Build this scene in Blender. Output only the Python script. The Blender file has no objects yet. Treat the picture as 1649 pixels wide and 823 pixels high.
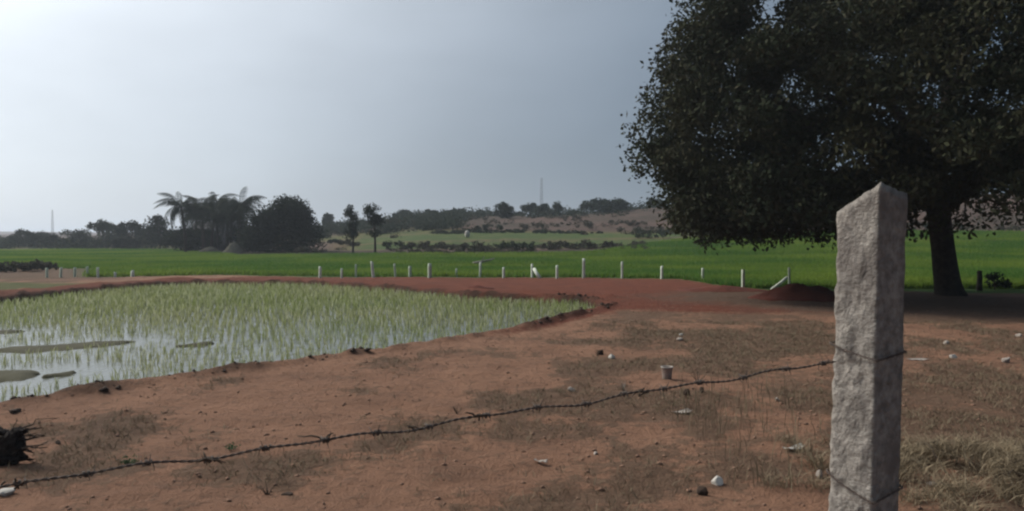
import bpy, math, random
import numpy as np
from mathutils import Vector, Matrix

# ------------------------------------------------------------------ camera, sky, sun, exposure
SC = bpy.context.scene
COL = SC.collection
R = math.radians
CAM_H = 1.8
FPX, CX, HZ = 1294.0, 824.5, 382.0          # focal length in photo pixels, centre column, horizon row
cam = bpy.data.cameras.new('camera')
cam.sensor_width = 36.0
cam.lens = 36.0 * FPX / 1649.0
cam.clip_start, cam.clip_end = 0.05, 12000
cam_o = bpy.data.objects.new('camera', cam); COL.objects.link(cam_o)
cam_o.location = (0, 0, CAM_H)
cam_o.rotation_euler = (R(90) - math.atan((411.5 - HZ) / FPX), 0, 0)
SC.camera = cam_o

SUN_AZ, SUN_EL = R(-58), R(38)              # ahead and to the left of the view, behind thin cloud
sun_dir = Vector((math.sin(SUN_AZ) * math.cos(SUN_EL), math.cos(SUN_AZ) * math.cos(SUN_EL), math.sin(SUN_EL)))

def nd(nt, kind, **kw):
    n = nt.nodes.new(kind)
    for k, v in kw.items():
        if k == 'ins':
            for a, b in v.items(): n.inputs[a].default_value = b
        else: setattr(n, k, v)
    return n
def lk(nt, a, ao, b, bi): nt.links.new(a.outputs[ao], b.inputs[bi])

world = bpy.data.worlds.new('World'); SC.world = world
world.use_nodes = True
nt = world.node_tree; nt.nodes.clear()
sky = nd(nt, 'ShaderNodeTexSky', sky_type='NISHITA', sun_disc=False, sun_elevation=SUN_EL, sun_rotation=SUN_AZ,
         air_density=1.0, dust_density=1.0, ozone_density=1.0)
bg1 = nd(nt, 'ShaderNodeBackground', ins={'Strength': 0.05})
lk(nt, sky, 0, bg1, 0)
# thin cloud veil in front of the sun: brightness falls off with the angle from the sun, all round the sky
tc = nd(nt, 'ShaderNodeTexCoord')
nrm = nd(nt, 'ShaderNodeVectorMath', operation='NORMALIZE'); lk(nt, tc, 'Generated', nrm, 0)
dot = nd(nt, 'ShaderNodeVectorMath', operation='DOT_PRODUCT'); lk(nt, nrm, 0, dot, 0)
dot.inputs[1].default_value = sun_dir
acs = nd(nt, 'ShaderNodeMath', operation='ARCCOSINE'); lk(nt, dot, 'Value', acs, 0)
dv = nd(nt, 'ShaderNodeMath', operation='DIVIDE', ins={1: R(42)}); lk(nt, acs, 0, dv, 0)
sq = nd(nt, 'ShaderNodeMath', operation='POWER', ins={1: 2.0}); lk(nt, dv, 0, sq, 0)
ng = nd(nt, 'ShaderNodeMath', operation='MULTIPLY', ins={1: -1.0}); lk(nt, sq, 0, ng, 0)
ex = nd(nt, 'ShaderNodeMath', operation='EXPONENT'); lk(nt, ng, 0, ex, 0)
cn = nd(nt, 'ShaderNodeTexNoise', ins={'Scale': 2.6, 'Detail': 4.0, 'Roughness': 0.5})
mpw = nd(nt, 'ShaderNodeMapping', ins={'Scale': (1, 1, 2.6)}); lk(nt, nrm, 0, mpw, 0); lk(nt, mpw, 0, cn, 0)
cr = nd(nt, 'ShaderNodeMapRange', ins={1: 0.3, 2: 0.75, 3: 0.90, 4: 1.12}); lk(nt, cn, 0, cr, 0)
glow = nd(nt, 'ShaderNodeMix', data_type='RGBA', blend_type='MIX', ins={6: (0.075, 0.128, 0.198, 1), 7: (2.10, 2.20, 2.30, 1)})
lk(nt, ex, 0, glow, 0)
cl = nd(nt, 'ShaderNodeVectorMath', operation='SCALE'); lk(nt, glow, 2, cl, 0); lk(nt, cr, 0, cl, 'Scale')
bg2 = nd(nt, 'ShaderNodeBackground', ins={'Strength': 1.0}); lk(nt, cl, 0, bg2, 0)
add = nd(nt, 'ShaderNodeMixShader', ins={0: 0.80}); lk(nt, bg1, 0, add, 1); lk(nt, bg2, 0, add, 2)
wo = nd(nt, 'ShaderNodeOutputWorld'); lk(nt, add, 0, wo, 0)

sun = bpy.data.lights.new('sun', 'SUN'); sun.energy = 3.3; sun.angle = R(18); sun.color = (1.0, 0.94, 0.86)
sun_o = bpy.data.objects.new('sun', sun); COL.objects.link(sun_o)
sun_o.rotation_euler = sun_dir.to_track_quat('Z', 'Y').to_euler(); sun_o.location = (-30, 30, 40)

SC.view_settings.view_transform = 'Standard'; SC.view_settings.look = 'None'
SC.view_settings.exposure = 0.0; SC.view_settings.gamma = 1.0
SC.view_settings.use_curve_mapping = False
SC.render.engine = 'CYCLES'
SC.cycles.use_denoising = True
SC.cycles.max_bounces = 6; SC.cycles.diffuse_bounces = 3; SC.cycles.glossy_bounces = 2
SC.cycles.transmission_bounces = 3; SC.cycles.volume_bounces = 0; SC.cycles.transparent_max_bounces = 4
SC.cycles.filter_width = 2.3

# ------------------------------------------------------------------ helpers
rng = np.random.default_rng(7)
random.seed(7)

def _hash(ix, iy, iz, s):
    h = (ix.astype(np.int64) * 374761393 + iy.astype(np.int64) * 668265263 + iz.astype(np.int64) * 2147483647 + s * 974634777) & 0xffffffff
    h = ((h ^ (h >> 13)) * 1274126177) & 0xffffffff
    return ((h ^ (h >> 16)) & 0xffff) / 65535.0
def vnoise(x, y, z=None, s=0):
    x = np.asarray(x, float); y = np.asarray(y, float); z = np.zeros_like(x) if z is None else np.asarray(z, float)
    ix, iy, iz = np.floor(x), np.floor(y), np.floor(z)
    fx, fy, fz = x - ix, y - iy, z - iz
    fx, fy, fz = [f * f * (3 - 2 * f) for f in (fx, fy, fz)]
    out = 0
    for dx in (0, 1):
        for dy in (0, 1):
            for dz in (0, 1):
                w = (fx if dx else 1 - fx) * (fy if dy else 1 - fy) * (fz if dz else 1 - fz)
                out = out + w * _hash(ix + dx, iy + dy, iz + dz, s)
    return out * 2 - 1
def fbm(x, y, z=None, o=4, s=0):
    t, a = 0, 1.0
    for k in range(o):
        f = 2.03 ** k
        t = t + a * vnoise(np.asarray(x) * f + 17 * k, np.asarray(y) * f, None if z is None else np.asarray(z) * f, s + k); a *= 0.5
    return t / 1.9
def sstep(a, b, x):
    t = np.clip((x - a) / (b - a), 0, 1); return t * t * (3 - 2 * t)

def make_mesh(name, V, F, smooth=False):
    V = np.asarray(V, np.float32); F = np.asarray(F, np.int32)
    me = bpy.data.meshes.new(name)
    me.vertices.add(len(V)); me.vertices.foreach_set('co', V.ravel())
    k = F.shape[1]
    me.loops.add(F.size); me.loops.foreach_set('vertex_index', F.ravel())
    me.polygons.add(len(F)); me.polygons.foreach_set('loop_start', np.arange(0, F.size, k, dtype=np.int32))
    if smooth: me.polygons.foreach_set('use_smooth', np.ones(len(F), bool))
    me.update(calc_edges=True)
    return me
def obj(name, me, mat=None, parent=None, loc=(0, 0, 0), rot=(0, 0, 0), scale=None):
    o = bpy.data.objects.new(name, me); COL.objects.link(o)
    if mat is not None and me is not None and not me.materials: me.materials.append(mat)
    o.parent = parent; o.location = loc; o.rotation_euler = rot
    if scale is not None: o.scale = scale
    return o
def tag(o, label=None, cat=None, group=None, kind=None):
    if label: o['label'] = label
    if cat: o['category'] = cat
    if group: o['group'] = group
    if kind: o['kind'] = kind
    return o
def empty(name, loc, rz=0):
    o = bpy.data.objects.new(name, None); COL.objects.link(o)
    o.empty_display_size = 0.2; o.location = loc; o.rotation_euler = (0, 0, rz); return o
class MB:
    """collects quads"""
    def __init__(s): s.V = []; s.F = []; s.n = 0
    def add(s, V, F):
        V = np.asarray(V, float); F = np.asarray(F, int)
        s.V.append(V); s.F.append(F + s.n); s.n += len(V); return s
    def tube(s, P, rad, seg=8, cap=True):
        P = np.asarray(P, float); n = len(P); rad = np.broadcast_to(np.asarray(rad, float), (n,))
        T = np.gradient(P, axis=0); T /= np.linalg.norm(T, axis=1)[:, None] + 1e-12
        up = np.array([0, 0, 1.0]) if abs(T[0, 2]) < 0.9 else np.array([1.0, 0, 0])
        u = np.cross(T[0], up); u /= np.linalg.norm(u)
        V = []; ang = np.linspace(0, 2 * np.pi, seg, endpoint=False)
        for i in range(n):
            u = u - T[i] * (u @ T[i]); u /= np.linalg.norm(u) + 1e-12; w = np.cross(T[i], u)
            V.append(P[i] + rad[i] * (np.cos(ang)[:, None] * u + np.sin(ang)[:, None] * w))
        V = np.concatenate(V); F = []
        for i in range(n - 1):
            for j in range(seg):
                k = (j + 1) % seg
                F.append((i * seg + j, i * seg + k, (i + 1) * seg + k, (i + 1) * seg + j))
        if cap:
            V = np.concatenate([V, P[:1], P[-1:]]); a, b = n * seg, n * seg + 1
            for j in range(0, seg, 2):
                F.append((a, (j + 2) % seg, j + 1, j)); e = (n - 1) * seg
                F.append((b, e + j, e + j + 1, e + (j + 2) % seg))
        return s.add(V, F)
    def box(s, c, h, M=None):
        q = np.array([(x, y, z) for x in (-1, 1) for y in (-1, 1) for z in (-1, 1)], float) * np.asarray(h)
        if M is not None: q = q @ np.array(M).T
        return s.add(q + np.asarray(c), [(0, 1, 3, 2), (4, 6, 7, 5), (0, 4, 5, 1), (2, 3, 7, 6), (0, 2, 6, 4), (1, 5, 7, 3)])
    def mesh(s, name, smooth=False): return make_mesh(name, np.concatenate(s.V), np.concatenate(s.F), smooth)

def leaves(P, L, W, droop=0.2, r=None):
    """one rhombus-shaped, slightly folded leaf per point; L, W arrays or scalars"""
    r = rng if r is None else r
    n = len(P); L = np.broadcast_to(L, (n,)) * r.uniform(0.7, 1.3, n); W = np.broadcast_to(W, (n,)) * r.uniform(0.7, 1.3, n)
    d = r.normal(size=(n, 3)); d[:, 2] -= droop; d /= np.linalg.norm(d, axis=1)[:, None]
    q = r.normal(size=(n, 3)); q -= d * (q * d).sum(1)[:, None]; q /= np.linalg.norm(q, axis=1)[:, None]
    nn = np.cross(d, q)
    A = P - d * L[:, None] / 2; C = P + d * L[:, None] / 2
    B = P + q * W[:, None] / 2 + nn * W[:, None] * .18; D = P - q * W[:, None] / 2 + nn * W[:, None] * .18
    V = np.stack([A, B, C, D], 1).reshape(-1, 3)
    return V, np.arange(4 * n).reshape(n, 4)

# ------------------------------------------------------------------ materials
def mat_new(name):
    m = bpy.data.materials.new(name); m.use_nodes = True
    nt = m.node_tree; b = nt.nodes['Principled BSDF']; b.inputs['Specular IOR Level'].default_value = 0.25
    return m, nt, b
def noise_mat(name, c1, c2, scale=4, rough=0.9, bump=0.0, bscale=None, detail=6, c3=None, scale3=60, spec=0.2, metal=0.0, dist=0.02):
    m, nt, b = mat_new(name)
    b.inputs['Roughness'].default_value = rough; b.inputs['Specular IOR Level'].default_value = spec
    b.inputs['Metallic'].default_value = metal
    tc = nd(nt, 'ShaderNodeTexCoord')
    n = nd(nt, 'ShaderNodeTexNoise', ins={'Scale': scale, 'Detail': detail, 'Roughness': 0.6}); lk(nt, tc, 'Object', n, 0)
    rp = nd(nt, 'ShaderNodeMapRange', ins={1: 0.35, 2: 0.65}); lk(nt, n, 0, rp, 0)
    mx = nd(nt, 'ShaderNodeMix', data_type='RGBA', ins={6: (*c1, 1), 7: (*c2, 1)}); lk(nt, rp, 0, mx, 0)
    out = mx
    if c3:
        n3 = nd(nt, 'ShaderNodeTexNoise', ins={'Scale': scale3, 'Detail': 3.0}); lk(nt, tc, 'Object', n3, 0)
        r3 = nd(nt, 'ShaderNodeMapRange', ins={1: 0.52, 2: 0.68}); lk(nt, n3, 0, r3, 0)
        out = nd(nt, 'ShaderNodeMix', data_type='RGBA', ins={7: (*c3, 1)}); lk(nt, r3, 0, out, 0); lk(nt, mx, 2, out, 6)
    lk(nt, out, 2, b, 'Base Color')
    if bump:
        n2 = nd(nt, 'ShaderNodeTexNoise', ins={'Scale': bscale or scale * 4, 'Detail': 6.0, 'Roughness': 0.65}); lk(nt, tc, 'Object', n2, 0)
        bp = nd(nt, 'ShaderNodeBump', ins={'Strength': bump, 'Distance': dist}); lk(nt, n2, 0, bp, 'Height'); lk(nt, bp, 0, b, 'Normal')
    return m
def leaf_mat(name, c1, c2, c3, trans=0.25, nscale=0.5):
    """varies per leaf and per clump; a little light passes through"""
    m, nt, b = mat_new(name)
    b.inputs['Roughness'].default_value = 0.85; b.inputs['Specular IOR Level'].default_value = 0.05
    g = nd(nt, 'ShaderNodeNewGeometry'); tc = nd(nt, 'ShaderNodeTexCoord')
    n = nd(nt, 'ShaderNodeTexNoise', ins={'Scale': nscale, 'Detail': 3.0}); lk(nt, tc, 'Object', n, 0)
    rp = nd(nt, 'ShaderNodeMapRange', ins={1: 0.4, 2: 0.62}); lk(nt, n, 0, rp, 0)
    m1 = nd(nt, 'ShaderNodeMix', data_type='RGBA', ins={6: (*c1, 1), 7: (*c2, 1)}); lk(nt, rp, 0, m1, 0)
    r2 = nd(nt, 'ShaderNodeMapRange', ins={1: 0.45, 2: 1.0, 4: 0.85}); lk(nt, g, 'Random Per Island', r2, 0)
    m2 = nd(nt, 'ShaderNodeMix', data_type='RGBA', ins={7: (*c3, 1)}); lk(nt, r2, 0, m2, 0); lk(nt, m1, 2, m2, 6)
    lk(nt, m2, 2, b, 'Base Color')
    t = nd(nt, 'ShaderNodeBsdfTranslucent'); lk(nt, m2, 2, t, 0)
    ms = nd(nt, 'ShaderNodeMixShader', ins={0: trans}); lk(nt, b, 0, ms, 1); lk(nt, t, 0, ms, 2)
    lk(nt, ms, 0, nt.nodes['Material Output'], 0)
    return m

M_leaf_big = leaf_mat('leaf_tamarind', (0.034, 0.042, 0.024), (0.054, 0.056, 0.030), (0.062, 0.056, 0.036), 0.10, 0.35)
M_leaf_far = leaf_mat('leaf_far', (0.030, 0.045, 0.028), (0.045, 0.060, 0.034), (0.055, 0.060, 0.035), 0.12, 0.4)
M_leaf_dark = leaf_mat('leaf_dark', (0.018, 0.028, 0.018), (0.030, 0.042, 0.022), (0.034, 0.040, 0.022), 0.08, 0.5)
M_leaf_scrub = leaf_mat('leaf_scrub', (0.075, 0.070, 0.052), (0.060, 0.066, 0.042), (0.115, 0.095, 0.070), 0.15, 0.5)
M_palm = leaf_mat('palm_frond', (0.024, 0.036, 0.022), (0.034, 0.046, 0.026), (0.046, 0.050, 0.030), 0.10, 0.6)
M_bark = noise_mat('bark', (0.060, 0.046, 0.036), (0.030, 0.024, 0.020), 6, 0.95, 0.9, 18, dist=0.05)
M_granite = noise_mat('granite', (0.46, 0.42, 0.37), (0.23, 0.21, 0.185), 34, 0.95, 1.0, 48, 8, (0.24, 0.215, 0.19), 9, spec=.1, dist=0.02)
M_post = noise_mat('pale_stone', (0.68, 0.72, 0.62), (0.54, 0.58, 0.48), 5, 0.9, 0.4, 20)
M_post_dim = noise_mat('dim_stone', (0.52, 0.58, 0.46), (0.42, 0.47, 0.37), 5, 0.9, 0.4, 20)  # same stone as the pale posts in a slightly darker tone
M_rust = noise_mat('rusted_wire', (0.165, 0.130, 0.108), (0.075, 0.062, 0.056), 60, 0.75, 0.4, 200, metal=0.2, dist=0.001)
M_white = noise_mat('white_scrap', (0.52, 0.49, 0.44), (0.40, 0.37, 0.32), 14, 0.8, 0.4, 40, dist=0.004)
M_stone = noise_mat('field_stone', (0.40, 0.35, 0.30), (0.30, 0.25, 0.21), 12, 0.9, 0.5, 40, dist=0.006)
M_clod = noise_mat('soil_clod', (0.310, 0.185, 0.125), (0.215, 0.130, 0.090), 1.2, 1.0, 0.6, 40, dist=0.01)
M_darkclod = noise_mat('dark_clod', (0.075, 0.050, 0.036), (0.045, 0.032, 0.025), 9, 1.0, 0.6, 40, dist=0.01)
M_redearth = noise_mat('dug_red_earth', (0.150, 0.046, 0.030), (0.105, 0.036, 0.025), 2.2, 1.0, 0.8, 9, dist=0.05)
M_straw = leaf_mat('dry_straw', (0.21, 0.165, 0.105), (0.15, 0.115, 0.075), (0.28, 0.225, 0.15), 0.1, 1.5)
M_heap = leaf_mat('pale_straw', (0.25, 0.195, 0.125), (0.155, 0.118, 0.076), (0.36, 0.29, 0.19), 0.12, 5.0)
M_weed = leaf_mat('weed_leaf', (0.06, 0.10, 0.05), (0.08, 0.12, 0.06), (0.10, 0.13, 0.07), 0.2, 3)
M_stump = noise_mat('charred_wood', (0.042, 0.032, 0.026), (0.018, 0.014, 0.013), 12, 0.95, 0.8, 40, dist=0.02)
M_steel = noise_mat('mast_steel', (0.20, 0.21, 0.22), (0.16, 0.17, 0.18), 1, 0.6)
M_wall = noise_mat('grey_plaster', (0.30, 0.28, 0.29), (0.23, 0.215, 0.22), 0.8, 0.95)
M_roof = noise_mat('grey_sheet_roof', (0.24, 0.225, 0.235), (0.18, 0.17, 0.18), 0.6, 0.8)
M_dark = noise_mat('opening_shade', (0.02, 0.02, 0.02), (0.015, 0.015, 0.015), 2)
M_hay = noise_mat('hay', (0.17, 0.155, 0.115), (0.12, 0.11, 0.082), 3, 1.0, 0.9, 20, dist=0.06)
M_twig = noise_mat('dry_twig', (0.10, 0.075, 0.055), (0.06, 0.045, 0.034), 12, 0.95)
M_pale_twig = noise_mat('bleached_wood', (0.34, 0.31, 0.26), (0.24, 0.215, 0.18), 12, 0.95)

# young rice: random blades whitened, for pale stalks and painted sky glints between rows
M_rice = leaf_mat('young_rice', (0.23, 0.28, 0.09), (0.29, 0.31, 0.13), (0.56, 0.56, 0.41), 0.45, 0.2)
M_crop = leaf_mat('green_crop', (0.070, 0.165, 0.030), (0.190, 0.270, 0.042), (0.165, 0.230, 0.058), 0.42, 0.10)

m, nt, b = mat_new('paddy_water'); M_water = m
b.inputs['Base Color'].default_value = (0.075, 0.078, 0.050, 1); b.inputs['Roughness'].default_value = 0.14
b.inputs['Specular IOR Level'].default_value = 0.5; b.inputs['IOR'].default_value = 1.33
tcn = nd(nt, 'ShaderNodeTexCoord')
mpn = nd(nt, 'ShaderNodeMapping', ins={'Scale': (7.0, 3.0, 1)}); lk(nt, tcn, 'Object', mpn, 0)
nn_ = nd(nt, 'ShaderNodeTexNoise', ins={'Scale': 1.0, 'Detail': 3.0}); lk(nt, mpn, 0, nn_, 0)
bp = nd(nt, 'ShaderNodeBump', ins={'Strength': 0.6, 'Distance': 0.03}); lk(nt, nn_, 0, bp, 'Height'); lk(nt, bp, 0, b, 'Normal')

# ------------------------------------------------------------------ terrain
def at(px, py, z=0.0):
    """point of the photograph carried down onto the plane z"""
    Y = (CAM_H - z) * FPX / (py - HZ); return np.array([(px - CX) / FPX * Y, Y, z])
def col_at(px, Y): return (px - CX) / FPX * Y

WATER = -0.13
near_edge = [(-420, 742), (-200, 690), (0, 652), (120, 632), (250, 612), (380, 594), (500, 577), (620, 561), (720, 546), (820, 530), (900, 511), (975, 491)]
far_edge = [(940, 484), (860, 480), (750, 476), (660, 468), (600, 463), (520, 458), (450, 456), (300, 456), (200, 463), (100, 472), (0, 482), (-300, 505)]
PADDY = np.array([at(*p)[:2] for p in near_edge] + [at(*p)[:2] for p in far_edge] + [(-30, 15.0)])

def poly_sd(x, y, P):
    """signed distance, negative inside"""
    d = np.full(x.shape, 1e18); inside = np.zeros(x.shape, bool); n = len(P)
    for i in range(n):
        a, b_ = P[i], P[(i + 1) % n]; e = b_ - a; wx, wy = x - a[0], y - a[1]
        t = np.clip((wx * e[0] + wy * e[1]) / (e @ e), 0, 1)
        d = np.minimum(d, (wx - t * e[0]) ** 2 + (wy - t * e[1]) ** 2)
        c = (a[1] <= y) != (b_[1] <= y)
        with np.errstate(divide='ignore', invalid='ignore'):
            xi = a[0] + (y - a[1]) * e[0] / (e[1] if e[1] else 1e-9)
        inside ^= c & (x < xi)
    return np.sqrt(d) * np.where(inside, -1, 1)

_TY = np.array([0, 42, 60, 85, 105, 150, 220, 500, 1300, 4500])
_TL = np.array([0, 0, 0, 0.1, 0.2, 0.7, 1.2, 3.5, 9.5, 9])
_TC = np.array([0, 0, .15, .85, 2.3, 5.9, 6.4, 9.5, 17, 16])
_TR = np.array([0, 0, .6, 1.9, 3.0, 9.6, 11.5, 15, 22, 21])
def terrain(x, y):
    x = np.asarray(x, float); y = np.asarray(y, float)
    d = np.maximum(y, 0); a = x / np.maximum(np.hypot(x, y) * 0.85, 1.0)
    l, c, r = (np.interp(d, _TY, t) for t in (_TL, _TC, _TR))
    wr = sstep(0.02, 0.50, a); wl = sstep(0.05, 0.48, -a)
    z = c * (1 - wr - wl) + r * wr + l * wl
    far = sstep(60, 130, d)
    z = z + far * (0.5 * fbm(x / 22, y / 22, o=3, s=5)) + sstep(250, 900, d) * 4.5 * fbm(x / 260, y / 400, o=3, s=9)
    return z
FENCE = np.array([at(*p)[:2] for p in [(-900, 462), (-300, 455), (60, 449), (215, 446), (350, 443), (480, 446), (700, 447), (940, 448), (1100, 451), (1180, 463), (1260, 469), (1400, 470), (1700, 474), (2600, 480)]])
def fence_y(x): return np.interp(x, FENCE[:, 0][np.argsort(FENCE[:, 0])], FENCE[:, 1][np.argsort(FENCE[:, 0])])

def ground_z(x, y, sd=None):
    x = np.asarray(x, float); y = np.asarray(y, float)
    if sd is None: sd = poly_sd(x, y, PADDY)
    z = terrain(x, y)
    near = 1 - sstep(45, 70, np.abs(y))
    rough = 0.035 * fbm(x * 0.7, y * 0.7, o=3, s=1) + 0.034 * fbm(x * 3.1, y * 3.4, o=4, s=2)
    z = z + near * rough
    jag = sd + 0.14 * fbm(x * 2.2, y * 2.2, o=3, s=21)
    # low irregular lip of thrown mud along the water, then the drop into the flooded field
    lip = np.exp(-((jag - 0.20) / 0.15) ** 2) * (0.05 + 0.10 * np.clip(fbm(x * 1.6, y * 1.6, o=2, s=33) + 0.3, 0, 1))
    z = z + lip * near
    # the raised red bund along the far side
    bund = np.exp(-((sd - 1.0) / 0.7) ** 2) * sstep(20, 25, y) * (1 - sstep(44, 50, y))
    z = z + 0.16 * bund * (1 + 0.5 * fbm(x * 0.9, y * 0.9, o=2, s=4))
    return z - 0.42 * sstep(0.08, -0.30, jag)

# polar sheet centred under the camera, fine in front, out past the horizon
fa = np.linspace(R(-50), R(50), 640)
ba = np.linspace(R(50), R(310), 90)[1:-1]
ANG = np.concatenate([fa, ba]); NA = len(ANG)
RAD = np.concatenate([[0.02, 0.6, 1.4], np.geomspace(2.4, 60, 330), np.geomspace(60, 5000, 190)[1:]]); NR = len(RAD)
RR, AA = np.meshgrid(RAD, ANG, indexing='ij')
GX, GY = (RR * np.sin(AA)).ravel(), (RR * np.cos(AA)).ravel()
SD = poly_sd(GX, GY, PADDY)
GZ = ground_z(GX, GY, SD)
i, j = np.meshgrid(np.arange(NR - 1), np.arange(NA), indexing='ij'); j2 = (j + 1) % NA
GF = np.stack([i * NA + j, i * NA + j2, (i + 1) * NA + j2, (i + 1) * NA + j], -1).reshape(-1, 4)
me = make_mesh('ground', np.stack([GX, GY, GZ], 1), GF, True)

# what grows or lies where: masks with ragged borders
w1 = fbm(GX / 3.0, GY / 3.0, o=4, s=40); w2 = fbm(GX / 9.0, GY / 14.0, o=3, s=50); wn = fbm(GX * 1.1, GY * 0.8, o=4, s=60)
A_ = GX / np.maximum(GY, 1.0)
front = GY - fence_y(GX) + 0.5 * w1
lim1 = np.interp(A_, [-.7, -.42, -.34, -.05, .10, .17, .25, .6], [104, 100, 72, 68, 70, 84, 94, 96])
green = sstep(-0.2, 0.5, front) * (1 - sstep(-2, 2, GY - lim1 - 3 * w2))
strip2 = sstep(79, 82, GY + 3 * w2) * (1 - sstep(103, 108, GY + 4 * w2)) * sstep(-.24, -.18, A_) * (1 - sstep(.20, .26, A_))
green = np.maximum(green, 0.85 * strip2)
green = np.maximum(green, .7 * sstep(100, 110, GY) * (1 - sstep(112, 125, GY)) * (1 - sstep(-.12, -.05, A_ + .1 * w2)))
# narrow field bunds seen as darker lines
for Yb, a0, a1 in ((52, -.60, -.44), (57, -.40, -.22), (74, -.62, -.36), (92, -.2, .22), (60, .12, .62), (76, .18, .62), (49, -.12, .06)):
    green *= 1 - 0.75 * np.exp(-((GY - Yb - 2 * w2) / (0.012 * Yb)) ** 2) * sstep(a0 - .02, a0, A_) * (1 - sstep(a1, a1 + .02, A_))
scrub = sstep(50, 60, GY) * (1 - green)
scrub = np.maximum(scrub, 0.7 * (1 - sstep(-.52, -.44, A_)) * sstep(32, 36, GY) * (1 - sstep(46, 52, GY)))
green *= 1 - 0.9 * (1 - sstep(-.56, -.50, A_)) * sstep(32, 36, GY) * (1 - sstep(44, 50, GY))
redn = sstep(17.5, 22.5, GY + 1.6 * w1 + 0.25 * GX * (GX < 2.5)) * (1 - sstep(-0.4, 0.4, front)) * (1 - sstep(8.5, 11.0, GX - 0.8 * w1))
left_ = 1 - sstep(-14.0, -10.0, GX)
redn = redn * (1 - left_ * sstep(0.9, 1.5, SD + .3 * w1))
green = np.maximum(green, .75 * left_ * sstep(1.3, 2.0, SD + .4 * w1) * (1 - sstep(31.0, 33.0, GY + w1)) * (GY > 12))
red = np.maximum(redn, 0.9 * np.exp(-((SD - 0.35) / 0.35) ** 2) * sstep(11, 20, GY))
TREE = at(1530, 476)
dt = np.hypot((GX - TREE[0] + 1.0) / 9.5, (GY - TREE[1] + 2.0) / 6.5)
under_tree = (1 - sstep(0.55, 1.0, dt + 0.18 * w1)) * (1 - green)  # ellipse of darker brown ground around the big tree
dry_shade = sstep(-0.15, 0.55, wn * 0.8 + 0.5 * w1 + 0.34 * sstep(-1.5, 3.0, GX + .2 * GY - 2) - 0.14) * (1 - red)
dry_shade = np.maximum(dry_shade, 0.65 * sstep(2.0, 4.0, GX) * (1 - sstep(9, 13, GY)))  # right foreground takes the dry tone too, painting in tree shade
dry_shade = dry_shade * (1 - sstep(0.4, 1.6, SD) * 0) * sstep(0.2, 1.0, SD)
wet = np.maximum((1 - sstep(-0.05, 0.22, SD + 0.1 * wn)), 0.8 * np.exp(-((SD - .2) / .16) ** 2) * sstep(-.1, .5, fbm(GX * 1.6, GY * 1.6, o=2, s=33) + .3))  # wet mud by the water, with overhang shade painted along the lip
for nm, v in (('green', green), ('scrub', scrub), ('red', red), ('under_tree', under_tree), ('dry', dry_shade), ('wet', wet)):
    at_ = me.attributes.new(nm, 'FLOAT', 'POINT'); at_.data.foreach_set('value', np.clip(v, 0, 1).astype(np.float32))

m, nt, b = mat_new('field_ground')
b.inputs['Roughness'].default_value = 0.97; b.inputs['Specular IOR Level'].default_value = 0.12
tcn = nd(nt, 'ShaderNodeTexCoord')
def nz(scale, detail=5, rough=0.6, map_=None):
    n = nd(nt, 'ShaderNodeTexNoise', ins={'Scale': scale, 'Detail': detail, 'Roughness': rough})
    if map_:
        mp = nd(nt, 'ShaderNodeMapping', ins={'Scale': map_}); lk(nt, tcn, 'Object', mp, 0); lk(nt, mp, 0, n, 0)
    else: lk(nt, tcn, 'Object', n, 0)
    return n
def rng_(n, a, b_, c=0.0, d=1.0):
    r = nd(nt, 'ShaderNodeMapRange', ins={1: a, 2: b_, 3: c, 4: d}); lk(nt, n, 0, r, 0); return r
def mixc(f, c1, c2):
    x = nd(nt, 'ShaderNodeMix', data_type='RGBA')
    lk(nt, f, 0, x, 0) if not isinstance(f, tuple) else lk(nt, f[0], f[1], x, 0)
    for k, c in ((6, c1), (7, c2)):
        if isinstance(c, tuple): x.inputs[k].default_value = (*c, 1)
        else: lk(nt, c, 2, x, k)
    return x
def attr(nm): return nd(nt, 'ShaderNodeAttribute', attribute_name=nm)
def mask(nm, lo, hi, n):
    """attribute broken up by a noise so its border is ragged"""
    a_ = attr(nm); s_ = nd(nt, 'ShaderNodeMath', operation='ADD'); lk(nt, a_, 'Fac', s_, 0); lk(nt, n, 0, s_, 1)
    return rng_(s_, lo, hi)
fine = nz(7, 8, 0.7); mid = nz(1.1, 6, 0.6); big = nz(0.25, 4); grit = nz(45, 4, 0.7)
soil = mixc(rng_(mid, .35, .65), (0.375, 0.205, 0.128), (0.285, 0.155, 0.098))
soil = mixc(rng_(fine, .52, .72), soil, (0.215, 0.124, 0.084))
soil = mixc(rng_(nz(1.0, 6, .7, (5.0, 13.0, 5.0)), .56, .66, 0, .75), soil, (0.150, 0.088, 0.062))
soil = mixc(rng_(grit, .60, .74, 0, .7), soil, (0.33, 0.22, 0.155))
dry_shade_c = mixc(rng_(fine, .36, .66), (0.140, 0.086, 0.057), (0.235, 0.144, 0.093))  # dry soil tone, kept dark so it also carries the right-hand shade
dry_shade_c = mixc(rng_(grit, .56, .70, 0, .8), dry_shade_c, (0.25, 0.18, 0.12))
ampl = nd(nt, 'ShaderNodeMath', operation='MULTIPLY_ADD', ins={1: 2.6, 2: -0.8}); lk(nt, fine, 0, ampl, 0)
amp2 = nd(nt, 'ShaderNodeMath', operation='MULTIPLY_ADD', ins={1: 1.4}); lk(nt, nz(2.4, 6, .7), 0, amp2, 0); amp2.inputs[2].default_value = -0.7
amps = nd(nt, 'ShaderNodeMath', operation='ADD'); lk(nt, ampl, 0, amps, 0); lk(nt, amp2, 0, amps, 1)
out = mixc(mask('dry', .72, 1.08, amps), soil, dry_shade_c)
redc = mixc(rng_(mid, .3, .7), (0.215, 0.074, 0.044), (0.150, 0.052, 0.032))
out = mixc(mask('red', .72, 1.05, fine), out, redc)
under_tree_c = mixc(rng_(fine, .35, .65), (0.125, 0.080, 0.056), (0.175, 0.112, 0.078))  # darker brown tone for the ground around the tree
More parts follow.
